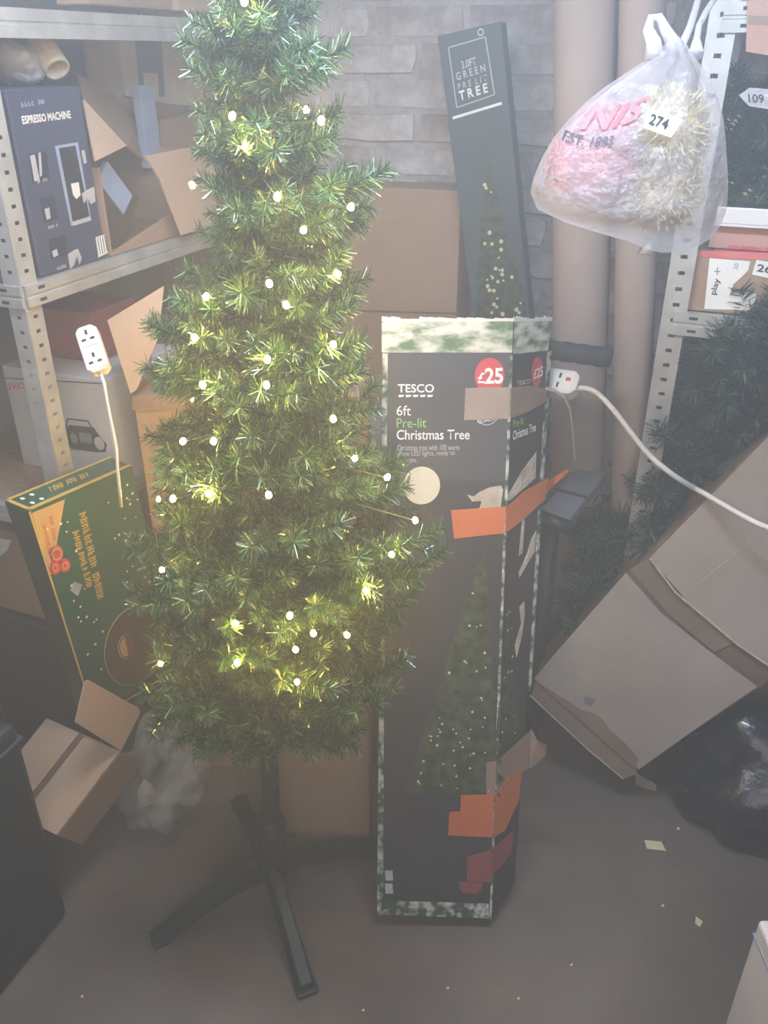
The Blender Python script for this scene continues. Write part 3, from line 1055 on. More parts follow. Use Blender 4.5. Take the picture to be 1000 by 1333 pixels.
# two tall kraft rolls by the right shelving
for (x0, x1, yb, lab) in (((722, 50), (804, 50), 1.74, 'thick tall kraft roll standing beside the leaning tree package'),
                          ((806, 50), (866, 50), 1.70, 'thinner tall kraft roll standing next to the shelving post')):
    a, b = PY(*x0, yb), PY(*x1, yb)
    bot0, bot1 = (PY(714, 400, yb), PY(799, 400, yb)) if x0[0] < 800 else (PY(801, 400, yb), PY(852, 400, yb))
    c1, c0 = (a + b) / 2, (bot0 + bot1) / 2
    r1 = (b - a).length / 2
    dv = (c1 - c0) / (c1.z - c0.z)
    tp, bt = c0 + dv * (2.1 - c0.z), c0 + dv * (0.002 - c0.z)
    mb = MB()
    n = 80

    def ring(c, r):
        return [c + Vector((math.cos(2 * math.pi * k / n) * r, math.sin(2 * math.pi * k / n) * r, 0)) for k in range(n)]
    mb.rings([ring(tp, r1 - .008), ring(tp, r1), ring(bt, r1), ring(bt, r1 - .008), ring(tp, r1 - .008)], cap0=False, cap1=False)
    tag(mb.build('kraft_roll', M['roll'], smooth=False), lab, 'roll')

# ------------------------------------------------------------------ the big tree box
A0, B0 = PZ(490, 1191, .035), PZ(639, 1198, .035)
A1, B1 = PF(497, 416, 1.45), PF(668, 416, 1.45)
C1 = PF(718, 415, 1.53)
B0 = hit(639, 1197, A1, (B1 - A1).cross(A0 - A1).normalized())
sd = C1 - B1
C0 = hit(670, 1150, B1, (C1 - B1).cross(B0 - B1).normalized())
D0, D1 = A0 + (C0 - B0), A1 + sd
# keep the box a true prism: lower corners follow the upper edge directions
tb = thing('tree_box', 'tall black boxed christmas tree, patched with orange tape, leaning behind the stand', 'box', ((A0 + C0) / 2).xy.to_3d())
mb = MB()
mb.hull([A0, B0, C0, D0], [A1, B1, C1, D1])
mb.build('body', M['charcoal'], tb)
F = Face(A1, B1, A0)
F.n = (B1 - A1).cross(A0 - A1).normalized()
if F.n.dot(CAM - A1) < 0:
    F.n = -F.n
S = Face(B1, C1, B0)
# printed fir band at the top and worn corners
F.print('fir_band', M['fir_print'], tb, pix=[(497, 417), (668, 417), (667, 459), (497, 459)])
S.print('fir_band', M['fir_print'], tb, pix=[(669, 417), (718, 416), (713, 456), (668, 461)])
F.print('corner_wear', M['edge_wear'], tb, pix=[(498, 460), (505, 460), (500, 900), (499, 1188), (491, 1188)], d=.0006)
F.print('corner_wear', M['edge_wear'], tb, pix=[(664, 460), (668, 460), (640, 1196), (637, 1196)], d=.0006)
S.print('corner_wear', M['edge_wear'], tb, pix=[(712, 458), (717.5, 456), (691, 900), (687, 900)], d=.0006)
F.print('base_band', M['edge_wear'], tb, pix=[(500, 1172), (636, 1176), (637, 1195), (492, 1190)], d=.0006)
# torn top rim
mb = MB()
rr = random.Random(2)
for (p, q, nrm) in ((A1, B1, F.n), (B1, C1, S.n)):
    k = 14
    for i in range(k):
        a, b = p.lerp(q, i / k), p.lerp(q, (i + 1) / k)
        h1 = rr.uniform(.001, .006)
        mb.hull([a - UP * .004, b - UP * .004, b + UP * h1 * .6, a + UP * h1], [v + nrm * .002 for v in (a - UP * .004, b - UP * .004, b + UP * h1 * .6, a + UP * h1)])
mb.build('torn_rim', M['white'], tb)
F.text('TESCO', M['white'], tb, (518, 511), (565, 511), (518, 500), bold=.015)
for k in range(5):
    x = 519 + k * 9.4
    F.print('logo_stripe', M['white'], tb, pix=[(x, 514), (x + 7.4, 514), (x + 5.8, 516.6), (x, 517)])
F.text('6ft', M['white'], tb, (516.5, 541), (535, 541), (516.5, 528))
F.text('Pre-lit', M['lime'], tb, (516.5, 557), (555, 556.5), (516.5, 544.5))
F.text('Christmas Tree', M['white'], tb, (516.5, 572.5), (611.5, 572), (516.5, 559.5), bold=.01)
F.text('Christmas tree with 100 warm', M['silver'], tb, (517, 586.5), (598, 586), (517, 579))
F.text('white LED lights, ready to', M['silver'], tb, (517, 595.5), (592, 594), (517, 587.5))
F.text('decorate.', M['silver'], tb, (517, 601.5), (543, 601.5), (517, 595.5))
F.disc('price_badge', M['red'], tb, (637.5, 489), .0262, .031)
F.text('£', M['white'], tb, (622, 499), (631, 499), (622, 485), d=.0018, bold=.02)
F.text('25', M['white'], tb, (631, 500), (655, 499.5), (631, 479), d=.0018, bold=.03)
F.disc('quality_ring', M['silver'], tb, (634, 536), .0215, .024, inner=.93)
F.text('QUALITY', M['white'], tb, (622, 552), (649, 547), (621, 547), bold=.01)
F.disc('glow_picture', M['cream'], tb, (549, 632), .033, .034)
F.print('torn_patch', M['torn'], tb, pix=[(608, 644), (617, 646), (625, 640), (638, 634), (652, 632), (655, 637), (652, 660), (624, 662), (627, 652), (615, 653)])
F.text('100cm', M['silver'], tb, (533, 744), (555, 744), (533, 739))
F.line('height_mark', M['silver'], tb, [(563, 742), (563, 714)], .0012)
F.line('height_mark', M['silver'], tb, [(557, 741), (563, 741)], .0012)
printed_tree(F, tb, (631, 705), (522, 1030), (652, 1035), 15, 9, 46, .0022, mt='tree_print')
F.print('warning_label', M['redbox'], tb, pix=[(598, 1147), (628, 1148), (627, 1157), (622, 1163), (604, 1163), (598, 1156)])
F.print('care_label', M['silver'], tb, pix=[(501, 1133), (511, 1133), (512, 1146), (502, 1146)])
F.print('care_label', M['silver'], tb, pix=[(501, 1150), (511, 1150), (512, 1163), (502, 1163)])
# side panel
cc = S.px(699, 484)
mb = MB()
u, v = S.U.normalized(), S.V.normalized()
pts = [cc + u * .017 * math.cos(k * math.pi / 12) + v * .027 * math.sin(k * math.pi / 12) for k in range(24)]
mb.hull([p + S.n * .0004 for p in pts], [p + S.n * .0009 for p in pts])
mb.build('price_badge', M['red'], tb)
S.text('£25', M['white'], tb, (694, 494), (706, 489), (694, 481), d=.0018, bold=.02)
S.text('TESCO', M['torn'], tb, (672, 502), (690, 499), (672, 496), bold=.02)
S.text('Pre-lit', M['lime'], tb, (667, 557), (681, 552), (667.5, 547))
S.text('Christmas Tree', M['white'], tb, (667, 573), (697, 561), (667.5, 561), bold=.01)
S.print('torn_patch', M['torn'], tb, pix=[(659, 648), (680, 612), (698, 588), (697, 622), (663, 652)])
S.print('torn_patch', M['torn'], tb, pix=[(680, 672), (683, 672), (680, 720), (675, 724)])
S.print('torn_patch', M['torn'], tb, pix=[(686, 720), (692, 700), (698, 690), (696, 718), (686, 734), (676, 752), (675, 745)])
S.print('torn_patch', M['torn'], tb, pix=[(676, 790), (682, 783), (683, 800), (679, 830), (672, 856), (670, 840), (678, 812)])
printed_tree(S, tb, (662, 760), (644, 960), (676, 960), 9, 5, 12, .002)


# tapes: bands laid over the front and round the corner on to the side
def band(name, m, front, side, d=.0022, label=None):
    mb = MB()
    f = [F.px(*p, d) for p in front]
    s_ = [S.px(*p, d) for p in side]
    # corner edge points are shared
    mb.poly(f)
    mb.poly(s_)
    o = mb.build(name, m, tb)
    so = o.modifiers.new('thick', 'SOLIDIFY')
    so.thickness = .0008
    if label:
        o['label'] = label
    return o


band('tape_strip', M['brown_t'], [(606, 505), (664, 504), (663, 545), (604, 547)], [(664, 504), (690, 502), (711, 506), (709, 523), (690, 534), (663, 545)], label='brown parcel tape')
band('tape_strip', M['orange'], [(587, 664), (659, 659), (656, 694), (591, 701)], [(659, 659), (680, 640), (712, 622), (708, 650), (680, 676), (656, 694)], label='orange tape across the middle')
band('tape_strip', M['orange'], [(600, 1034), (643, 1033), (641, 1089), (583, 1086), (585, 1056), (599, 1055)], [(643, 1033), (662, 1010), (678, 1000), (674, 1040), (656, 1080), (641, 1089)], d=.003, label='orange tape near the foot')
band('tape_strip', M['brown_t'], [(633, 992), (646, 990), (645, 1036), (633, 1034)], [(646, 990), (690, 950), (686, 1000), (664, 1012), (645, 1036)], label='brown tape near the foot')
band('tape_strip', M['redbox'], [(608, 1114), (640, 1105), (639, 1148), (626, 1147), (608, 1146)], [(640, 1105), (668, 1080), (664, 1112), (639, 1140)], d=.0026, label='dull red tape near the foot')
# loose ends
sheet([S.px(690, 948, .003), S.px(693, 962, .012), PF(712, 970, 1.2), PF(711, 982, 1.2), PF(700, 994, 1.19), S.px(686, 1000, .006)], .001).build('tape_tail', M['brown_t'], tb)
mb = MB()
pts = [S.px(709, 505, .003), PF(722, 508, 1.48), PF(735, 516, 1.46), PF(743, 532, 1.45), PF(747, 560, 1.44), PF(749, 598, 1.44)]
wv = FW * .012 + RT * .004
rows = [[p - wv * .5, p + wv * .5] for p in pts]
for r0, r1 in zip(rows, rows[1:]):
    mb.poly([r0[0], r0[1], r1[1], r1[0]])
o = mb.build('tape_tail', M['torn'], tb)
o.modifiers.new('thick', 'SOLIDIFY').thickness = .001
o['label'] = 'curled loose tape end'
mb = MB()
pts = [S.px(709, 636, .003), PF(722, 626, 1.44), PF(735, 616, 1.43), PF(740, 612, 1.43)]
rows = [[p - UP * .012 * (1 - k * .28), p + UP * .012 * (1 - k * .28)] for k, p in enumerate(pts)]
for r0, r1 in zip(rows, rows[1:]):
    mb.poly([r0[0], r0[1], r1[1], r1[0]])
o = mb.build('tape_tail', M['orange'], tb)
o.modifiers.new('thick', 'SOLIDIFY').thickness = .001

# ------------------------------------------------------------------ exercise machine behind the box
bike = thing('exercise_bike', 'dark exercise machine with foam handle and grey seat behind the tall box', 'exercise bike', PF(735, 900, 1.6).xy.to_3d())
h0, h1 = PF(690, 452, 1.56), PF(796, 466, 1.5)
mb = MB()
k = 14
mb.tube([h0.lerp(h1, i / k) for i in range(k + 1)], [.0185 + .0012 * math.sin(i * 2.2) for i in range(k)] + [.017], 16)
mb.build('foam_grip', M['foam'], bike, smooth=True)
q = [PF(703, 662, 1.50), PF(752, 607, 1.66), PF(792, 612, 1.66), PF(742, 676, 1.48)]
mb = MB()
dn = UP * -.028
mb.hull([p + dn for p in q], q)
mb.build('seat', M['greyplastic'], bike, bevel=.006)
mb = MB()
a = (q[0].lerp(q[1], .42), q[3].lerp(q[2], .42))
mb.tube([a[0] + UP * .001, a[1] + UP * .001], .0035, 8)
mb.build('seat_seam', M['black'], bike)
mb = MB()
q0, q3 = q[0] - UP * .016 - FW * .008, q[3] - UP * .016 - FW * .008
mb.tube([q0, q3], .016, 12)
mb.build('seat_nose', M['darkmetal'], bike, smooth=True)
pb = PF(716, 700, 1.56)
mb = MB()
mb.tube([Vector((pb.x, pb.y, .02)), Vector((pb.x, pb.y, pb.z + .05))], .019, 14)
mb.build('seat_post', M['darkmetal'], bike, smooth=True)
hc = h0 - RT * .03
mb = MB()
mb.tube([h0 + RT * .02, hc, hc - UP * .1, Vector((hc.x, hc.y, .03))], .013, 12)
mb.build('handlebar', M['darkmetal'], bike, smooth=True)
mb = MB()
c = Vector((pb.x, pb.y, .014))
mb.box(c + FW * .03 - RT * .0, .12, .04, .024, FW, RT, UP)
mb.box(c + FW * .08 - RT * .03, .05, .16, .024, FW, RT, UP)
mb.build('base_frame', M['darkmetal'], bike, bevel=.004)

# white extension socket on the machine with its cord over to the right
sa, sb = PF(690, 494, 1.55), PF(754, 503, 1.5)
s2, st, sn = socket('extension_socket', 'white extension socket with a red switch beside the tall box, cord trailing right', sa, sb, UP * .6 + FW * .8, .05, .026, 1, red=True)

# ------------------------------------------------------------------ fir branches
def branch_mesh(name, L, seed, mats, droop=0.35, dens=2600, nl=.024, twigs=True, curl=.5, wid=.0016):
    """a wire with PVC needles; grows along +X, bends up (+Z)"""
    r = random.Random(seed)
    v, f, mi = [], [], []

    def wire(p0, d0, length, bend, rad=.0016):
        k = max(5, int(length / .02))
        pts = [Vector(p0)]
        d = Vector(d0).normalized()
        for i in range(k):
            d = (d + UP * bend / k + Vector((r.uniform(-1, 1), r.uniform(-1, 1), r.uniform(-1, 1))) * .06).normalized()
            pts.append(pts[-1] + d * length / k)
        for i in range(k):
            a, b = pts[i], pts[i + 1]
            t = (b - a).normalized()
            o1 = t.orthogonal().normalized() * rad
            o2 = t.cross(o1)
            i0 = len(v)
            for p in (a, b):
                v.extend([p + o1, p - o1 * .5 + o2 * .87, p - o1 * .5 - o2 * .87])
            for j in range(3):
                f.append((i0 + j, i0 + (j + 1) % 3, i0 + 3 + (j + 1) % 3, i0 + 3 + j))
                mi.append(0)
        n = int(length * dens)
        for i in range(n):
            s = (i + r.random()) / n * k
            j = min(int(s), k - 1)
            p = pts[j].lerp(pts[j + 1], s - j)
            t = (pts[j + 1] - pts[j]).normalized()
            o1 = t.orthogonal().normalized()
            o2 = t.cross(o1)
            a = r.uniform(0, 2 * math.pi)
            lean = r.uniform(.35, .95)
            dirn = ((o1 * math.cos(a) + o2 * math.sin(a)) + t * lean).normalized()
            ln = nl * r.uniform(.75, 1.15) * (1 - .25 * (s / k) ** 3)
            w = dirn.cross(Vector((r.uniform(-1, 1), r.uniform(-1, 1), r.uniform(-1, 1)))).normalized() * wid * .5
            e = p + dirn * ln + UP * r.uniform(-.003, .003)
            i0 = len(v)
            v.extend([p - w, p + w, e + w * .6, e - w * .6])
            f.append((i0, i0 + 1, i0 + 2, i0 + 3))
            x = r.random()
            mi.append(0 if x < .42 else (1 if x < .80 else 2))
        return pts

    main = wire((0, 0, 0), (1, 0, -droop * .3), L, curl)
    if twigs:
        nt = 2 if L < .14 else (4 if L < .22 else 6)
        for q in range(nt):
            s = .3 + .55 * q / nt + r.uniform(-.04, .04)
            p = main[min(int(s * (len(main) - 1)), len(main) - 2)]
            sgn = 1 if q % 2 else -1
            wire(p, (.75, sgn * r.uniform(.6, .95), r.uniform(-.1, .3)), L * r.uniform(.32, .48), curl * .8)
    me = bpy.data.meshes.new(name)
    me.from_pydata(v, [], f)
    for m in mats:
        me.materials.append(m)
    me.polygons.foreach_set('material_index', mi)
    me.update()
    return me


GM = [M['n_dark'], M['n_mid'], M['n_light']]
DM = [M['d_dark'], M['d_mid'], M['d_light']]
BL = {}
for L in (.10, .15, .20, .26):
    BL[L] = [branch_mesh('branch', L, int(L * 1000) + k, GM) for k in range(4)]


def put(me, name, parent, p, yaw, pitch, roll, sc):
    o = bpy.data.objects.new(name, me)
    COL.objects.link(o)
    o.parent = parent
    org = ORIG[parent.name]
    o.matrix_local = Matrix.Translation(Vector(p) - org) @ Matrix.Rotation(yaw, 4, 'Z') @ Matrix.Rotation(-pitch, 4, 'Y') @ Matrix.Rotation(roll, 4, 'X') @ Matrix.Scale(sc, 4)
    return o


def pick(L):
    k = min(BL, key=lambda q: abs(q - L))
    return random.choice(BL[k]), L / k


# ------------------------------------------------------------------ the lit tree
HUB = Vector((-.635, .975, 0))
TF = HUB.dot(FW)
tree = thing('christmas_tree', 'slim green artificial tree strung with warm lit bulbs on a four-legged stand', 'tree', HUB)
LEAN = RT * .05


def axis(z):
    return HUB + LEAN * z + UP * z


prof = [(0, 228, 440), (60, 230, 458), (110, 240, 470), (160, 238, 480), (195, 250, 478), (230, 242, 508), (262, 252, 512), (290, 265, 500), (320, 240, 470),
        (345, 214, 478), (375, 205, 492), (405, 196, 492), (440, 186, 502), (470, 178, 512), (490, 176, 512), (520, 232, 505), (545, 190, 500), (565, 154, 500),
        (585, 172, 508), (605, 222, 525), (630, 205, 540), (655, 168, 565), (690, 160, 588), (715, 168, 572), (750, 165, 545), (800, 172, 540), (850, 182, 545), (890, 205, 515), (920, 235, 480), (945, 265, 450)]
table = []
for y, xl, xr in prof:
    a, b = PF(xl, y, TF), PF(xr, y, TF)
    table.append((a.z, a.dot(RT), b.dot(RT)))
table += [(1.64, table[0][1] + .012, table[0][2] - .008), (1.74, table[0][1] + .045, table[0][2] - .04), (1.82, table[0][1] + .07, table[0][2] - .065)]
table.sort()


def radii(z):
    if z <= table[0][0]:
        q = table[0]
    elif z >= table[-1][0]:
        q = table[-1]
    else:
        for q0, q1 in zip(table, table[1:]):
            if q0[0] <= z <= q1[0]:
                t = (z - q0[0]) / (q1[0] - q0[0])
                q = tuple(q0[i] + (q1[i] - q0[i]) * t for i in range(3))
                break
    c = axis(z).dot(RT)
    return c - q[1], q[2] - c


mb = MB()
mb.tube([axis(.10), axis(.5), axis(1.0), axis(1.72)], [.019, .016, .013, .006], 12)
mb.build('trunk', M['trunk'], tree, smooth=True)
nb = 0
z = .50
lvl = 0
GA = 2.39996
while z < 1.82 and nb < 296:
    rl, rr_ = radii(z)
    rmax = max(rl, rr_)
    cnt = 9 if rmax > .18 else (8 if rmax > .12 else 7)
    for i in range(cnt):
        az = GA * nb + random.uniform(-.2, .2)
        cs = math.cos(az)
        zt = z + random.uniform(-.015, .015)
        rl, rr_ = radii(zt)
        r_ = rl + (rr_ - rl) * (cs + 1) / 2
        if math.sin(az) > 0:
            r_ *= .92
        r_ = max(r_ - .008, .06) * random.uniform(.74, 1.03)
        me, sc = pick(r_ * 1.04)
        d = RT * cs + FW * math.sin(az)
        yaw = math.atan2(d.y, d.x)
        put(me, 'branch', tree, axis(zt - r_ * .16), yaw, random.uniform(-.04, .16), random.uniform(-.5, .5), sc)
        nb += 1
        if nb >= 296:
            break
    z += .037
    lvl += 1
# top leader
for k in range(4):
    me, sc = pick(.11)
    put(me, 'branch', tree, axis(1.74), k * 1.57, 1.1, 0, sc)

# stand
hb = axis(.10)
mb = MB()
mb.tube([axis(.075), axis(.09), axis(.20), axis(.215)], [.026, .03, .028, .024], 16)
col = mb.build('stand_collar', M['stand'], tree, smooth=True)
mb = MB()
k0 = axis(.17) + RT * .028
mb.tube([k0, k0 + RT * .018 - FW * .004], .005, 8)
mb.build('thumbscrew', M['stand'], col)
for (px, py) in ((203, 1222), (400, 1290), (492, 1104), (312, 1043)):
    tip = PZ(px, py, .006)
    dl = (tip - HUB)
    L = Vector((dl.x, dl.y, 0)).length
    d = Vector((dl.x, dl.y, 0)).normalized()
    s = d.cross(UP)
    mb = MB()
    ring = []
    for t, zc, hh, w in ((0.02, .085, .05, .016), (.3, .078, .042, .017), (.65, .05, .034, .018), (.92, .021, .026, .019), (1.0, .014, .024, .018)):
        c = HUB + d * L * t + UP * zc
        ring.append([c + s * w - UP * hh / 2, c + s * w * .6 + UP * hh / 2, c - s * w * .6 + UP * hh / 2, c - s * w - UP * hh / 2])
    mb.rings(ring)
    leg = mb.build('leg', M['stand'], tree, bevel=.002)
    mb = MB()
    c = HUB + d * (L * 1.0 - .006) + UP * .006
    mb.box(c, .03, .04, .010, d, s, UP)
    mb.build('foot', M['stand'], leg, bevel=.003)

# lights
spots = [(348, 469), (347, 502), (350, 645), (434, 546), (434, 449), (268, 387), (373, 398), (351, 370), (318, 190), (418, 158), (361, 257), (254, 440),
         (264, 502), (238, 575), (278, 575), (272, 643), (462, 597), (504, 622), (541, 678), (510, 722), (477, 769), (307, 812), (309, 863), (377, 802),
         (408, 825), (385, 846), (387, 888), (209, 864), (211, 742), (318, 3), (302, 152), (457, 270), (225, 650), (395, 300), (440, 357), (452, 827)]
strong = set(range(4)) | {5, 6, 10, 17, 18, 19, 20, 21, 22, 23, 24, 25, 26, 27, 1, 4, 2}
bulbs = []
for (x, y) in spots:
    p = PF(x, y, TF)
    rl, rr_ = radii(p.z)
    lat = p.dot(RT) - axis(p.z).dot(RT)
    R = (rl if lat < 0 else rr_)
    R = max(R, abs(lat) + .01)
    dep = math.sqrt(max(R * R - lat * lat, 0)) * .97
    q = PF(x, y, TF - dep)
    bulbs.append(q)
for k in range(26):   # the string goes on round the back
    zz = .55 + 1.15 * k / 26
    rl, rr_ = radii(zz)
    az = random.uniform(.25, math.pi - .25)
    bulbs.append(axis(zz) + (RT * math.cos(az) + FW * math.sin(az)) * (rl + rr_) / 2 * .8)
order = sorted(range(len(bulbs)), key=lambda i: bulbs[i].z)
mb = MB()
pts = []
for i0, i1 in zip(order, order[1:]):
    a, b = bulbs[i0], bulbs[i1]
    for t in (0, .25, .5, .75):
        p = a.lerp(b, t)
        if t:
            c = axis(p.z)
            p = c + (p - c) * (1 - .6 * math.sin(t * math.pi))
            p += Vector((random.uniform(-1, 1), random.uniform(-1, 1), random.uniform(-1, 1))) * .008
        pts.append(p)
mb.tube(pts, .0010, 5)
string = mb.build('light_string', M['lightwire'], tree)
bm = bmesh.new()
bmesh.ops.create_icosphere(bm, subdivisions=2, radius=.0038)
for v in bm.verts:
    if v.co.z > 0:
        v.co.z *= 1.5
bme = bpy.data.meshes.new('bulb')
bm.to_mesh(bme)
bm.free()
bme.materials.append(M['bulb'])
for i, p in enumerate(bulbs):
    o = bpy.data.objects.new('bulb', bme)
    COL.objects.link(o)
    o.parent = string
    o.location = p - HUB
    o.rotation_euler = (random.uniform(-.6, .6), random.uniform(-.6, .6), 0)

# ------------------------------------------------------------------ dull trees at the right, under the shelving
e = math.radians(5)
hn = (-FW * .92 - RT * .34).normalized()
cn = hn * math.cos(e) + UP * math.sin(e)
cp = PF(830, 1000, 1.37)
DBL = {}
for L in (.16, .24):
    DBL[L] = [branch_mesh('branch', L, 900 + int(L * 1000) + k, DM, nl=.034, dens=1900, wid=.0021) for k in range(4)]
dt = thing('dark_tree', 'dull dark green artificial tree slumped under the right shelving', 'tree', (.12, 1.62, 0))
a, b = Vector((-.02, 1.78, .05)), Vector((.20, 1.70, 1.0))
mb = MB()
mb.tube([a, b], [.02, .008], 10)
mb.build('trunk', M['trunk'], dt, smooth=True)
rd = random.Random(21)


def dput(p, d, L, parent):
    k = min(DBL, key=lambda q: abs(q - L))
    if parent.name == 'dark_tree':
        tip = p + d.normalized() * L
        x, y = proj(tip)
        thr = -.145 if y > 520 else -.03
        over = max((tip - cp).dot(cn), (p + d.normalized() * L * .5 - cp).dot(cn)) - thr
        if over > 0:
            p = p - cn * over
        if over > .25 or (680 < x < 805 and 580 < y < 705):
            return
    yaw = math.atan2(d.y, d.x)
    pit = math.asin(max(-1, min(1, d.normalized().z)))
    put(rd.choice(DBL[k]), 'branch', parent, p, yaw, pit, rd.uniform(-1, 1), L / k)


# (pixel of tip, heading depth of tip, length)
tips = [(945, 440, 1.47), (915, 470, 1.5), (990, 450, 1.45), (900, 510, 1.5), (960, 500, 1.44), (1010, 500, 1.42), (930, 540, 1.46), (985, 560, 1.42),
        (880, 560, 1.5), (905, 590, 1.46), (860, 600, 1.49), (950, 590, 1.43), (830, 620, 1.5), (870, 640, 1.46), (910, 640, 1.44), (806, 660, 1.5),
        (840, 670, 1.46), (790, 690, 1.5), (810, 700, 1.47), (850, 700, 1.45), (760, 720, 1.5), (790, 740, 1.47), (820, 740, 1.45), (740, 760, 1.51),
        (770, 770, 1.48), (800, 770, 1.46), (725, 800, 1.52), (750, 800, 1.49), (775, 800, 1.48), (720, 840, 1.52), (740, 830, 1.5), (755, 830, 1.49),
        (1030, 560, 1.4), (1020, 450, 1.46), (875, 480, 1.54), (890, 540, 1.5), (925, 510, 1.46), (970, 530, 1.43), (865, 620, 1.47), (885, 610, 1.46),
        (720, 690, 1.56), (735, 720, 1.54), (800, 640, 1.56), (830, 590, 1.56), (815, 640, 1.5), (850, 650, 1.46),
        (940, 470, 1.47), (965, 470, 1.46), (950, 560, 1.44), (1000, 530, 1.42), (905, 560, 1.47), (885, 670, 1.43), (745, 700, 1.53), (785, 710, 1.49)]
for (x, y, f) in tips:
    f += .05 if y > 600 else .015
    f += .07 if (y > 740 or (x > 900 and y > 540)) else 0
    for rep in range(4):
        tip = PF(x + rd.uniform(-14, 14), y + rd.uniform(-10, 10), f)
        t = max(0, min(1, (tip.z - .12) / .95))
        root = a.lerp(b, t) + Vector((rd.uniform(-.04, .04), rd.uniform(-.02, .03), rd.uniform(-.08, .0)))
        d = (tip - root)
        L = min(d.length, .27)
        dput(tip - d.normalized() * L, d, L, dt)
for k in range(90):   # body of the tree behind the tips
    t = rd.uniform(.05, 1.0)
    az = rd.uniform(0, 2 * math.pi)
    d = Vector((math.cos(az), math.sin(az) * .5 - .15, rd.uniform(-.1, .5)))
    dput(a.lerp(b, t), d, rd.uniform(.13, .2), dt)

# cord: socket -> behind the tree -> over the big tilted carton
pts = [PF(752, 506, 1.5), PF(765, 506, 1.49), PF(780, 514, 1.47), PF(800, 535, 1.45), PF(822, 564, 1.43), PF(845, 592, 1.415), PF(868, 612, 1.40), PF(888, 626, 1.40), PF(905, 636, 1.42), PF(918, 643, 1.40), PF(940, 656, 1.375), PF(968, 672, 1.34), PF(1000, 687, 1.31), PF(1060, 706, 1.27), PF(1130, 760, 1.23), PF(1180, 900, 1.2)]
mb = MB()
fine = []
for i in range(len(pts) - 1):
    p0, p1, p2, p3 = pts[max(i - 1, 0)], pts[i], pts[i + 1], pts[min(i + 2, len(pts) - 1)]
    for s in range(4):
        t = s / 4
        fine.append(.5 * ((2 * p1) + (p2 - p0) * t + (2 * p0 - 5 * p1 + 4 * p2 - p3) * t * t + (3 * p1 - p0 - 3 * p2 + p3) * t ** 3))
fine.append(pts[-1])
mb.tube(fine, .0052, 10)
mb.build('cord', M['cord'], s2, smooth=True)

# ------------------------------------------------------------------ big tilted carton at right
def CP(x, y, d=0.0):
    return hit(x, y, cp, cn) + cn * d


rc = thing('carton', 'large greyish cardboard box tipped over at the right with parted top flaps', 'box', CP(812, 1012).xy.to_3d())
# body under the flaps
rim = [CP(843, 722, -.006), CP(1020, 548, -.006), CP(1160, 760, -.006), CP(1000, 890, -.006), CP(832, 1000, -.006), CP(697, 884, -.006)]
mb = MB()
depth = -cn * .16 - UP * .0
rim2 = [p + depth for p in rim]
mb.hull(rim2, rim)
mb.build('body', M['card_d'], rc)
up_f = [CP(846, 726), CP(1012, 556), CP(1160, 760), CP(1040, 890), CP(960, 838), CP(895, 782)]
sheet(up_f, .005).build('flap', M['card_g'], rc)['label'] = 'upper flap with a straight crease'
lw_f = [CP(815, 745, .002), CP(862, 798, .004), CP(918, 842, .006), CP(985, 890, .010), CP(900, 950, .006), CP(832, 1000, .002), CP(770, 945, .002), CP(696, 882, .002), CP(730, 842, .002)]
sheet(lw_f, .005).build('flap', M['card_g'], rc)['label'] = 'lower flap with a torn brown edge'
mb = MB()
q = [CP(820, 742, -.003), CP(845, 727, -.003), CP(900, 786, -.003), CP(955, 838, -.003), CP(930, 850, -.003), CP(870, 800, -.003)]
mb.poly(q)
o = mb.build('inner_flap_gap', M['card_s'], rc)
mb = MB()
for p in ([(846, 726), (880, 771), (960, 838), (1010, 872)],):
    mb.tube([CP(*w_, .003) for w_ in p], .0024, 6)
mb.build('flap_edge', M['torn'], rc)
mb = MB()
mb.tube([CP(995, 690, .0025), CP(889, 775, .0025)], .0009, 5)
mb.tube([CP(975, 710, .0025), CP(1010, 735, .0025)], .0009, 5)
mb.tube([CP(765, 822, .0045), CP(900, 930, .0045)], .0007, 5)
mb.tube([CP(862, 800, .0055), CP(800, 850, .0045)], .0007, 5)
mb.build('crease', M['torn'], rc)
# torn brown strip along the lower edge
q = [CP(697, 884, .0052), CP(742, 912, .0052), CP(757, 922, .0052), CP(778, 928, .0052), CP(800, 950, .0052), CP(832, 985, .0052), CP(828, 999, .0052)]
mb = MB()
mb.poly(q)
o = mb.build('torn_strip', M['card_s'], rc)
mb = MB()
q = [CP(697, 886), CP(830, 1002), CP(830, 1002) - UP * .012 - FW * .0, CP(812, 1014) - UP * .0, CP(770, 980) - UP * .0, CP(692, 905)]
mb.hull([p + cn * .001 for p in q], [p - cn * .006 for p in q])
mb.build('side_flap', M['card_s'], rc)
mb = MB()
mb.tube([CP(690, 905), CP(765, 975), CP(812, 1014)], .002, 6)
mb.build('side_edge', M['torn'], rc)
mb = MB()
q = [CP(763, 904, .0056), CP(776, 909, .0056), CP(770, 919, .0056), CP(760, 912, .0056)]
mb.poly(q)
mb.build('print_mark', M['greyplastic'], rc)

# black sack on the floor at the right
c = PZ(985, 1020, .1)
mb = blob((c.x + .10, c.y + .06, .12), .30, .17, .17, 2, .3, 6, 44, 26, flat=.002, ax=RT, ay=FW)
tag(mb.build('bin_bag', M['sack'], smooth=True), 'black plastic sack on the floor under the tipped box at right', 'bag')
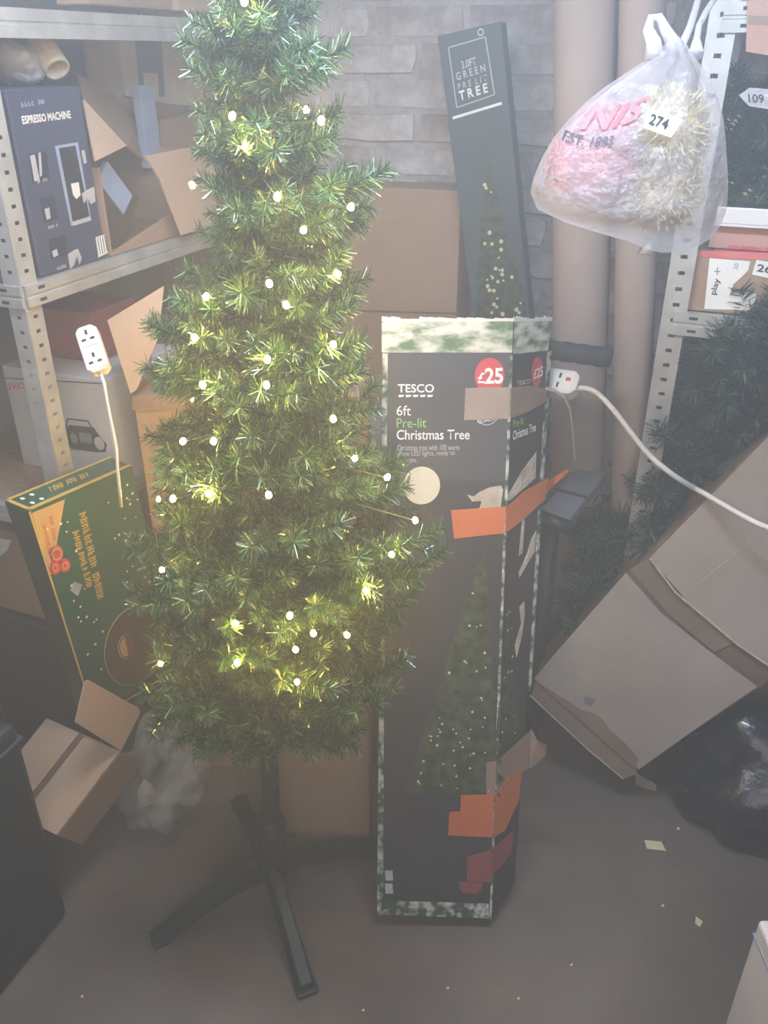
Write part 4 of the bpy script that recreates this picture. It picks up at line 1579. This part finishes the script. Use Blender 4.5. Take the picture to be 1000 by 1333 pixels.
# white box at the right edge
c = PZ(987, 1197, .30)
wb = thing('white_box', 'white box cut off by the right edge of the floor', 'box', Vector((c.x, c.y, 0)))
mb = MB()
q0 = [PZ(985, 1340), PZ(985, 1340) + RT * .35, PZ(985, 1340) + RT * .35 + FW * .2, PZ(985, 1340) + FW * .0]
lowq = [Vector((c.x, c.y, .001)), Vector((c.x, c.y, .001)) + RT * .35, Vector((c.x, c.y, .001)) + RT * .35 - FW * .28, Vector((c.x, c.y, .001)) - FW * .28]
mb.hull(lowq, [p + UP * .30 for p in lowq])
mb.build('body', M['plastic_w'], wb, bevel=.006)
mb = MB()
mb.hull([p + UP * .262 - RT * .001 - FW * -.001 for p in lowq], [p + UP * .266 - RT * .001 - FW * -.001 for p in lowq])
mb.build('lid_seam', M['steelblue'], wb)

# floor litter
def scrap(name, m, pix, label, cat, z=.002, th=.0012):
    mb = MB()
    q = [PZ(x, y, z) for x, y in pix]
    mb.hull(q, [p + UP * th for p in q])
    tag(mb.build(name, m), label, cat)


scrap('paper_scrap', M['scrap'], [(839, 1094), (861, 1096), (867, 1108), (842, 1105)], 'largest cream paper scrap on the floor at right', 'scrap')
scrap('paper_scrap', M['scrap'], [(906, 1193), (915, 1200), (911, 1207), (905, 1202)], 'small curled cream scrap on the floor near the white box', 'scrap')
scrap('paper_scrap', M['scrap'], [(881, 1078), (884, 1077), (885, 1080), (882, 1081)], 'tiny crumb on the floor beside the black sack', 'scrap')
for x, y, lab in ((744, 1256, 'tiny pale fleck on the bare floor right of the tall box'), (583, 1286, 'tiny pale fleck in front of the tall box'), (675, 1300, 'tiny pale fleck nearest the bottom edge'),
                  (107, 1297, 'tiny pale fleck beside the dark case'), (863, 1179, 'tiny brown fleck left of the small curled scrap'), (473, 1315, 'tiny pale fleck beside the front stand leg')):
    scrap('floor_fleck', M['scrap'], [(x - 2, y), (x + 1, y - 2), (x + 2, y + 1), (x - 1, y + 2)], lab, 'scrap')
t = thing('paper_cup', 'torn white paper on the floor at the tip of the tipped box', 'paper', PZ(840, 1022))
a, b, c_, d_ = PZ(828, 1022, .004), PZ(854, 1030, .004), PF(855, 1022, 1.40), PF(827, 1006, 1.42)
sheet([a, b, c_, d_], .0012).build('sheet', M['torn'], t)
sheet([a, b, PZ(850, 1018, .002)], .0012).build('fold', M['white'], t)

# ------------------------------------------------------------------ right shelving: what stands on it
SY = RY + .012
RZ = RLEV[0]
pa, pb_ = PY(888, 402, SY), PY(888, 330, SY)
x0 = PY(893, 400, SY).x
pc = thing('parcel_box', 'brown box with a torn white label and red tape on the right shelf', 'box', (x0 + .2, SY + .12, RZ))
ph = PY(900, 328, SY).z
mb = MB()
mb.aabb(x0, x0 + .42, SY, SY + .26, RZ + .001, ph)
mb.build('body', M['card'], pc, bevel=.002)
F = Face((x0, SY, ph), (x0 + .42, SY, ph), (x0, SY, RZ))
F.print('label', M['white'], pc, pix=[(924, 336), (977, 340), (974, 352), (966, 360), (955, 370), (950, 385), (962, 378), (985, 383), (980, 404), (917, 402)])
F.text('play', M['ink'], pc, (934, 384), (940, 363), (924, 383), bold=.02)
F.text('20', M['greyplastic'], pc, (960, 351), (962, 343), (955, 350))
F.line('label_mark', M['greyplastic'], pc, [(930, 353), (938, 353)], .0012, d=.0012)
F.line('label_mark', M['greyplastic'], pc, [(934, 348), (934, 358)], .0012, d=.0012)
F.print('number_sticker', M['white'], pc, pix=[(985, 338), (1030, 345), (1026, 368), (979, 357)], d=.0012)
F.text('26', M['ink'], pc, (985, 353), (1004, 356), (987, 343), d=.0024, bold=.02)
F.print('red_tape', M['redtape'], pc, pix=[(896, 326), (1040, 330), (1040, 340), (977, 338), (898, 334)])
mb = MB()
mb.aabb(x0 + .03, x0 + .42, SY + .001, SY + .08, ph + .0006, ph + .0022)
mb.build('red_tape', M['redtape'], pc)
# pink box with lettering above
z0 = ph + .004
y2 = SY + .03
x1 = PY(922, 320, y2).x
z1 = PY(930, 292, y2).z
pnk = thing('pink_box', 'pinkish cardboard tray box with red print above the parcel box', 'box', (x1 + .2, y2 + .12, z0))
mb = MB()
mb.aabb(x1, x1 + .42, y2, y2 + .24, z0, z1)
mb.build('body', M['card_p'], pnk, bevel=.002)
F = Face((x1, y2, z1), (x1 + .42, y2, z1), (x1, y2, z0))
worn_print(F, M['redink'], pnk, (948, 324), (1040, 330), (948, 318), 22, 10)
y3 = SY + .012
z2 = PY(935, 269, y3).z
xx = PY(932, 282, y3).x
tr = thing('white_tray', 'white plastic tray on the pinkish box, under the dark wreath', 'tray', (xx + .2, y3 + .13, z1))
mb = MB()
mb.aabb(xx, xx + .45, y3, y3 + .27, z1 + .001, z1 + .005)
mb.build('base', M['plastic_w'], tr)
mb = MB()
mb.aabb(xx, xx + .45, y3, y3 + .008, z1 + .005, z2)
mb.aabb(xx, xx + .45, y3 + .262, y3 + .27, z1 + .005, z2)
mb.aabb(xx, xx + .008, y3 + .008, y3 + .262, z1 + .005, z2)
mb.build('rim', M['plastic_w'], tr, bevel=.002)
wr = thing('wreath', 'dark bushy wreath with pale tag and painted glints in the white tray', 'wreath', (xx + .2, y3 + .15, z1 + .006))
wc = Vector((xx + .13, y3 + .12, z1 + .10))
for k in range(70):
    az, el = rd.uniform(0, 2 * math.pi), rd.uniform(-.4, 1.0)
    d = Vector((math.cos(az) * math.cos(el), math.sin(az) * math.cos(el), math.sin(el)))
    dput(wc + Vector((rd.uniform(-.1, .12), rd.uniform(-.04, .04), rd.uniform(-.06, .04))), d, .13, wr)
F = Face(PY(962, 112, y3), PY(1004, 116, y3), PY(962, 142, y3))
tg = F.print('tag', M['film_bag'], wr, pix=[(962, 124), (976, 114), (1000, 116), (1030, 120), (1028, 140), (1000, 142), (975, 138)], th=.0012)
F.text('109', M['ink'], tg, (975, 133), (995, 134), (974, 122), d=.003, bold=.01)
for (x, y) in ((948, 158), (954, 164), (962, 153), (952, 170), (945, 168), (957, 160), (947, 237), (953, 240), (996, 232), (970, 255), (976, 250), (985, 258)):
    p = PY(x, y, y3 + .01)
    mb = MB()
    s = rd.uniform(.003, .006)
    dirs = [Vector((rd.uniform(-1, 1), rd.uniform(-1, 1), rd.uniform(-1, 1))).normalized() for _ in range(6)]
    mb.hull([p + Vector((s, 0, 0)), p + Vector((0, -s, s * .4)), p + Vector((-s * .8, 0, s))], [p + Vector((s * .5, s, 0)), p + Vector((0, s, s)), p + Vector((-s, s, s * .6))])
    mb.build('painted_glint', M['creamt'], wr)  # cream chips stand in for glints of light on the wreath
# orange-brown box hanging over the upper board
uz = RLEV[1]
ob = thing('carton', 'orange-brown box on the upper right board with its flap hanging down', 'box', (.15, RY + .12, uz))
ux = PY(974, 30, RY - .01).x
mb = MB()
mb.aabb(ux, ux + .4, RY + .002, RY + .25, uz + .001, uz + .22)
mb.build('body', M['card_p'], ob, bevel=.002)
q = [PY(974, -20, RY - .012), PY(1120, -20, RY - .012), PY(1120, 80, RY - .012), PY(1000, 72, RY - .012), PY(971, 67, RY - .012)]
sheet(q).build('flap', M['card_p'], ob)
mb = MB()
q = [PY(974, 20, RY - .0145), PY(1010, 22, RY - .0145), PY(1010, 34, RY - .0145), PY(974, 32, RY - .0145)]
mb.poly(q)
mb.build('tape_strip', M['brown_t'], ob)
# dark things under the board
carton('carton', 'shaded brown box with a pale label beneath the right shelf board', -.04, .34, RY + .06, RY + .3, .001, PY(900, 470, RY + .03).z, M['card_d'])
tt = bpy.data.objects['carton']

# ------------------------------------------------------------------ the hanging carrier bag
BF = 1.20
bag = thing('carrier_bag', 'white see-through carrier bag of tinsel hanging from the right shelving post', 'bag', PF(840, 330, BF))
# silhouette rows: left and right pixel of the bag at a sequence of heights along the knot-to-tail line
rows = [((868, 52), (893, 58)), ((862, 64), (900, 70)), ((846, 76), (912, 86)), ((822, 92), (922, 106)), ((792, 112), (929, 128)), ((764, 134), (935, 152)), ((742, 156), (938, 176)),
        ((722, 180), (941, 200)), ((707, 206), (944, 222)), ((696, 232), (944, 246)), ((692, 252), (940, 268)), ((700, 272), (932, 288)), ((730, 286), (922, 304)), ((775, 300), (908, 316)), ((815, 312), (890, 324)), ((836, 322), (868, 328))]
n = 72
rings = []
for k, (l, r) in enumerate(rows):
    a, b = PF(*l, BF), PF(*r, BF)
    c = (a + b) / 2
    hw = (b - a).length / 2
    u = (b - a).normalized()
    dpt = hw * .72 if k < 10 else hw * .8
    fold = .24 * max(0, 1 - k / 9.0) + .045
    ring_ = []
    for j in range(n):
        t = 2 * math.pi * j / n
        f = 1 + fold * math.sin(9 * t + .7 * math.sin(k * .4)) * .35 + fold * .6 * noise.noise(Vector((math.cos(t) * 3, math.sin(t) * 3, k * .25)))
        if abs(math.cos(t)) > .93:
            f = 1 + (f - 1) * .15
        ring_.append(c + u * hw * math.cos(t) * f + FW * dpt * math.sin(t) * f)
    rings.append(ring_)
mb = MB()
mb.rings(rings)
film = mb.build('film', M['film'], bag, smooth=True)
bv = BVHTree.FromPolygons([v + ORIG[bag.name] for v in [x.co.copy() for x in film.data.vertices]], [tuple(p.vertices) for p in film.data.polygons])


def onbag(x, y, d=.0035):
    r = ray(x, y).normalized()
    h = bv.ray_cast(CAM, r)
    return (h[0] - r * d) if h[0] is not None else PF(x, y, BF - .05)


def bagtext(s, m, l, r, t, bold=0.0, bow=0.0):
    def fn(x, y):
        px = l[0] + (r[0] - l[0]) * x + (t[0] - l[0]) * y
        py = l[1] + (r[1] - l[1]) * x + (t[1] - l[1]) * y + bow * math.sin(x * math.pi)
        return onbag(px, py)
    return letters(s, m, bag, fn, bold)


bagtext('NIS', M['red'], (755, 168), (828, 156), (776, 134), bold=.015, bow=6)
bagtext('EST. 1893', M['ink'], (731, 183), (796, 190), (736, 169), bold=.02, bow=5)
bagtext('www.      .co.uk', M['greyplastic'], (716, 231), (784, 252), (717, 226), bow=0)
# numbered card
P4 = [onbag(843, 144, .004), onbag(888, 158, .004), onbag(872, 178, .004), onbag(838, 166, .004)]
ctr = sum(P4, Vector()) / 4
r_ = (ctr - CAM).normalized()
card_n = (P4[1] - P4[0]).cross(P4[3] - P4[0]).normalized()
Fc = Face(PF(846, 141, 1.095), PF(889, 156, 1.095), PF(838, 166, 1.095))
dd_ = (ctr - Fc.P(.5, .5)).dot(Fc.n)
Fc.O += Fc.n * (dd_ + .012)
cd = Fc.print('number_card', M['white'], bag, pix=[(846, 141), (889, 156), (873, 179), (838, 166)], th=.0012)
Fc.text('274', M['ink'], cd, (843, 161), (867, 169), (848, 147), d=.0028, bold=.025)
# gathered neck, knot, handle loops
mb = MB()
pts = [PF(852, 76, BF), PF(851, 55, BF), PF(844, 38, BF), PF(848, 23, BF), PF(858, 22, BF), PF(866, 38, BF), PF(874, 52, BF), PF(882, 62, BF)]
mb.tube(pts, [.012, .009, .0065, .005, .005, .0065, .008, .010], 10)
mb.build('handle_loop', M['film_thick'], bag, smooth=True)
mb = MB()
mb.tube([PF(882, 66, BF), PF(889, 56, BF), PF(898, 36, BF + .05), PF(905, 14, BF + .1), PF(912, -12, BF + .14), Vector((RX0 + .01, RY - .008, 1.70))], [.009, .005, .0045, .0045, .004, .004], 10)
mb.tube([PF(906, 70, BF), PF(907, 52, BF + .02), PF(910, 34, BF + .06), PF(920, 14, BF + .1), PF(935, -8, BF + .14), Vector((RX0 + .03, RY - .008, 1.70))], [.010, .0045, .004, .004, .004, .004], 10)
mb.build('handle_strap', M['film_thick'], bag, smooth=True)
mb = MB()
mb.tube([PF(838, 322, BF), PF(846, 328, BF), PF(849, 332, BF)], [.012, .006, .003], 8)
mb.build('corner_tail', M['film_thick'], bag, smooth=True)


def tinsel_ball(name, label, cs, mats, nl, count, seed):
    """a soft core with thin foil strands all over it"""
    r = random.Random(seed)
    mb = MB()
    lat = []
    for (c, rx, ry, rz) in cs:
        lat.append((Vector(c), rx, ry, rz))
    for (c, rx, ry, rz) in lat:
        rg = []
        for i in range(1, 9):
            th = math.pi * i / 9
            rg.append([c + RT * math.sin(th) * math.cos(a) * rx * .86 + FW * math.sin(th) * math.sin(a) * ry * .86 - UP * math.cos(th) * rz * .86 for a in [2 * math.pi * k / 16 for k in range(16)]])
        mb.rings(rg)
    for i in range(count):
        c, rx, ry, rz = lat[i % len(lat)]
        a, zc = r.uniform(0, 2 * math.pi), r.uniform(-1, 1)
        s = math.sqrt(1 - zc * zc)
        d = RT * s * math.cos(a) * rx + FW * s * math.sin(a) * ry + UP * zc * rz
        p = c + d * .84
        dirn = (d.normalized() + Vector((r.uniform(-1, 1), r.uniform(-1, 1), r.uniform(-1, 1))) * 1.1).normalized()
        w = dirn.cross(Vector((r.uniform(-1, 1), r.uniform(-1, 1), r.uniform(-1, 1)))).normalized() * .0012
        e2 = p + dirn * nl * r.uniform(.5, 1.1)
        mb.poly([p - w, p + w, e2 + w * .5, e2 - w * .5], r.choice([0, 0, 1]))
    tag(mb.build(name, mats, fix=False), label, 'tinsel')


c1 = PF(772, 214, BF)
tinsel_ball('tinsel_bundle', 'pink red tinsel bundle in the left half of the carrier bag', [(c1 + FW * .012 + RT * .004 - UP * .004, .066, .04, .046), (c1 + FW * .012 + RT * .018 + UP * .035, .046, .028, .036)], [M['pink'], M['pinkd']], .016, 2200, 5)
c2 = PF(874, 205, BF)
tinsel_ball('tinsel_bundle', 'cream gold tinsel bundle in the right half of the carrier bag', [(c2 + FW * .006 + UP * .026 - RT * .006, .05, .038, .056), (c2 + FW * .006 - UP * .042 - RT * .006, .05, .038, .048)], [M['creamt'], M['creamd']], .021, 3200, 6)

# repeats of a kind carry one group
for base, g in (('shelving_unit', 'slotted steel shelving units'), ('kraft_roll', 'tall kraft rolls by the right shelving'), ('tinsel_bundle', 'tinsel bundles in the carrier bag'),
                ('extension_socket', 'white extension sockets'), ('paper_scrap', 'paper scraps on the floor'), ('floor_fleck', 'pale flecks on the floor'), ('carton', 'cardboard boxes'),
                ('open_carton', 'open cardboard boxes'), ('crate', 'dark storage crates'), ('pack', 'small packs by the open box')):
    for o in bpy.data.objects:
        if o.parent is None and o.name.split('.')[0] == base:
            o['group'] = g
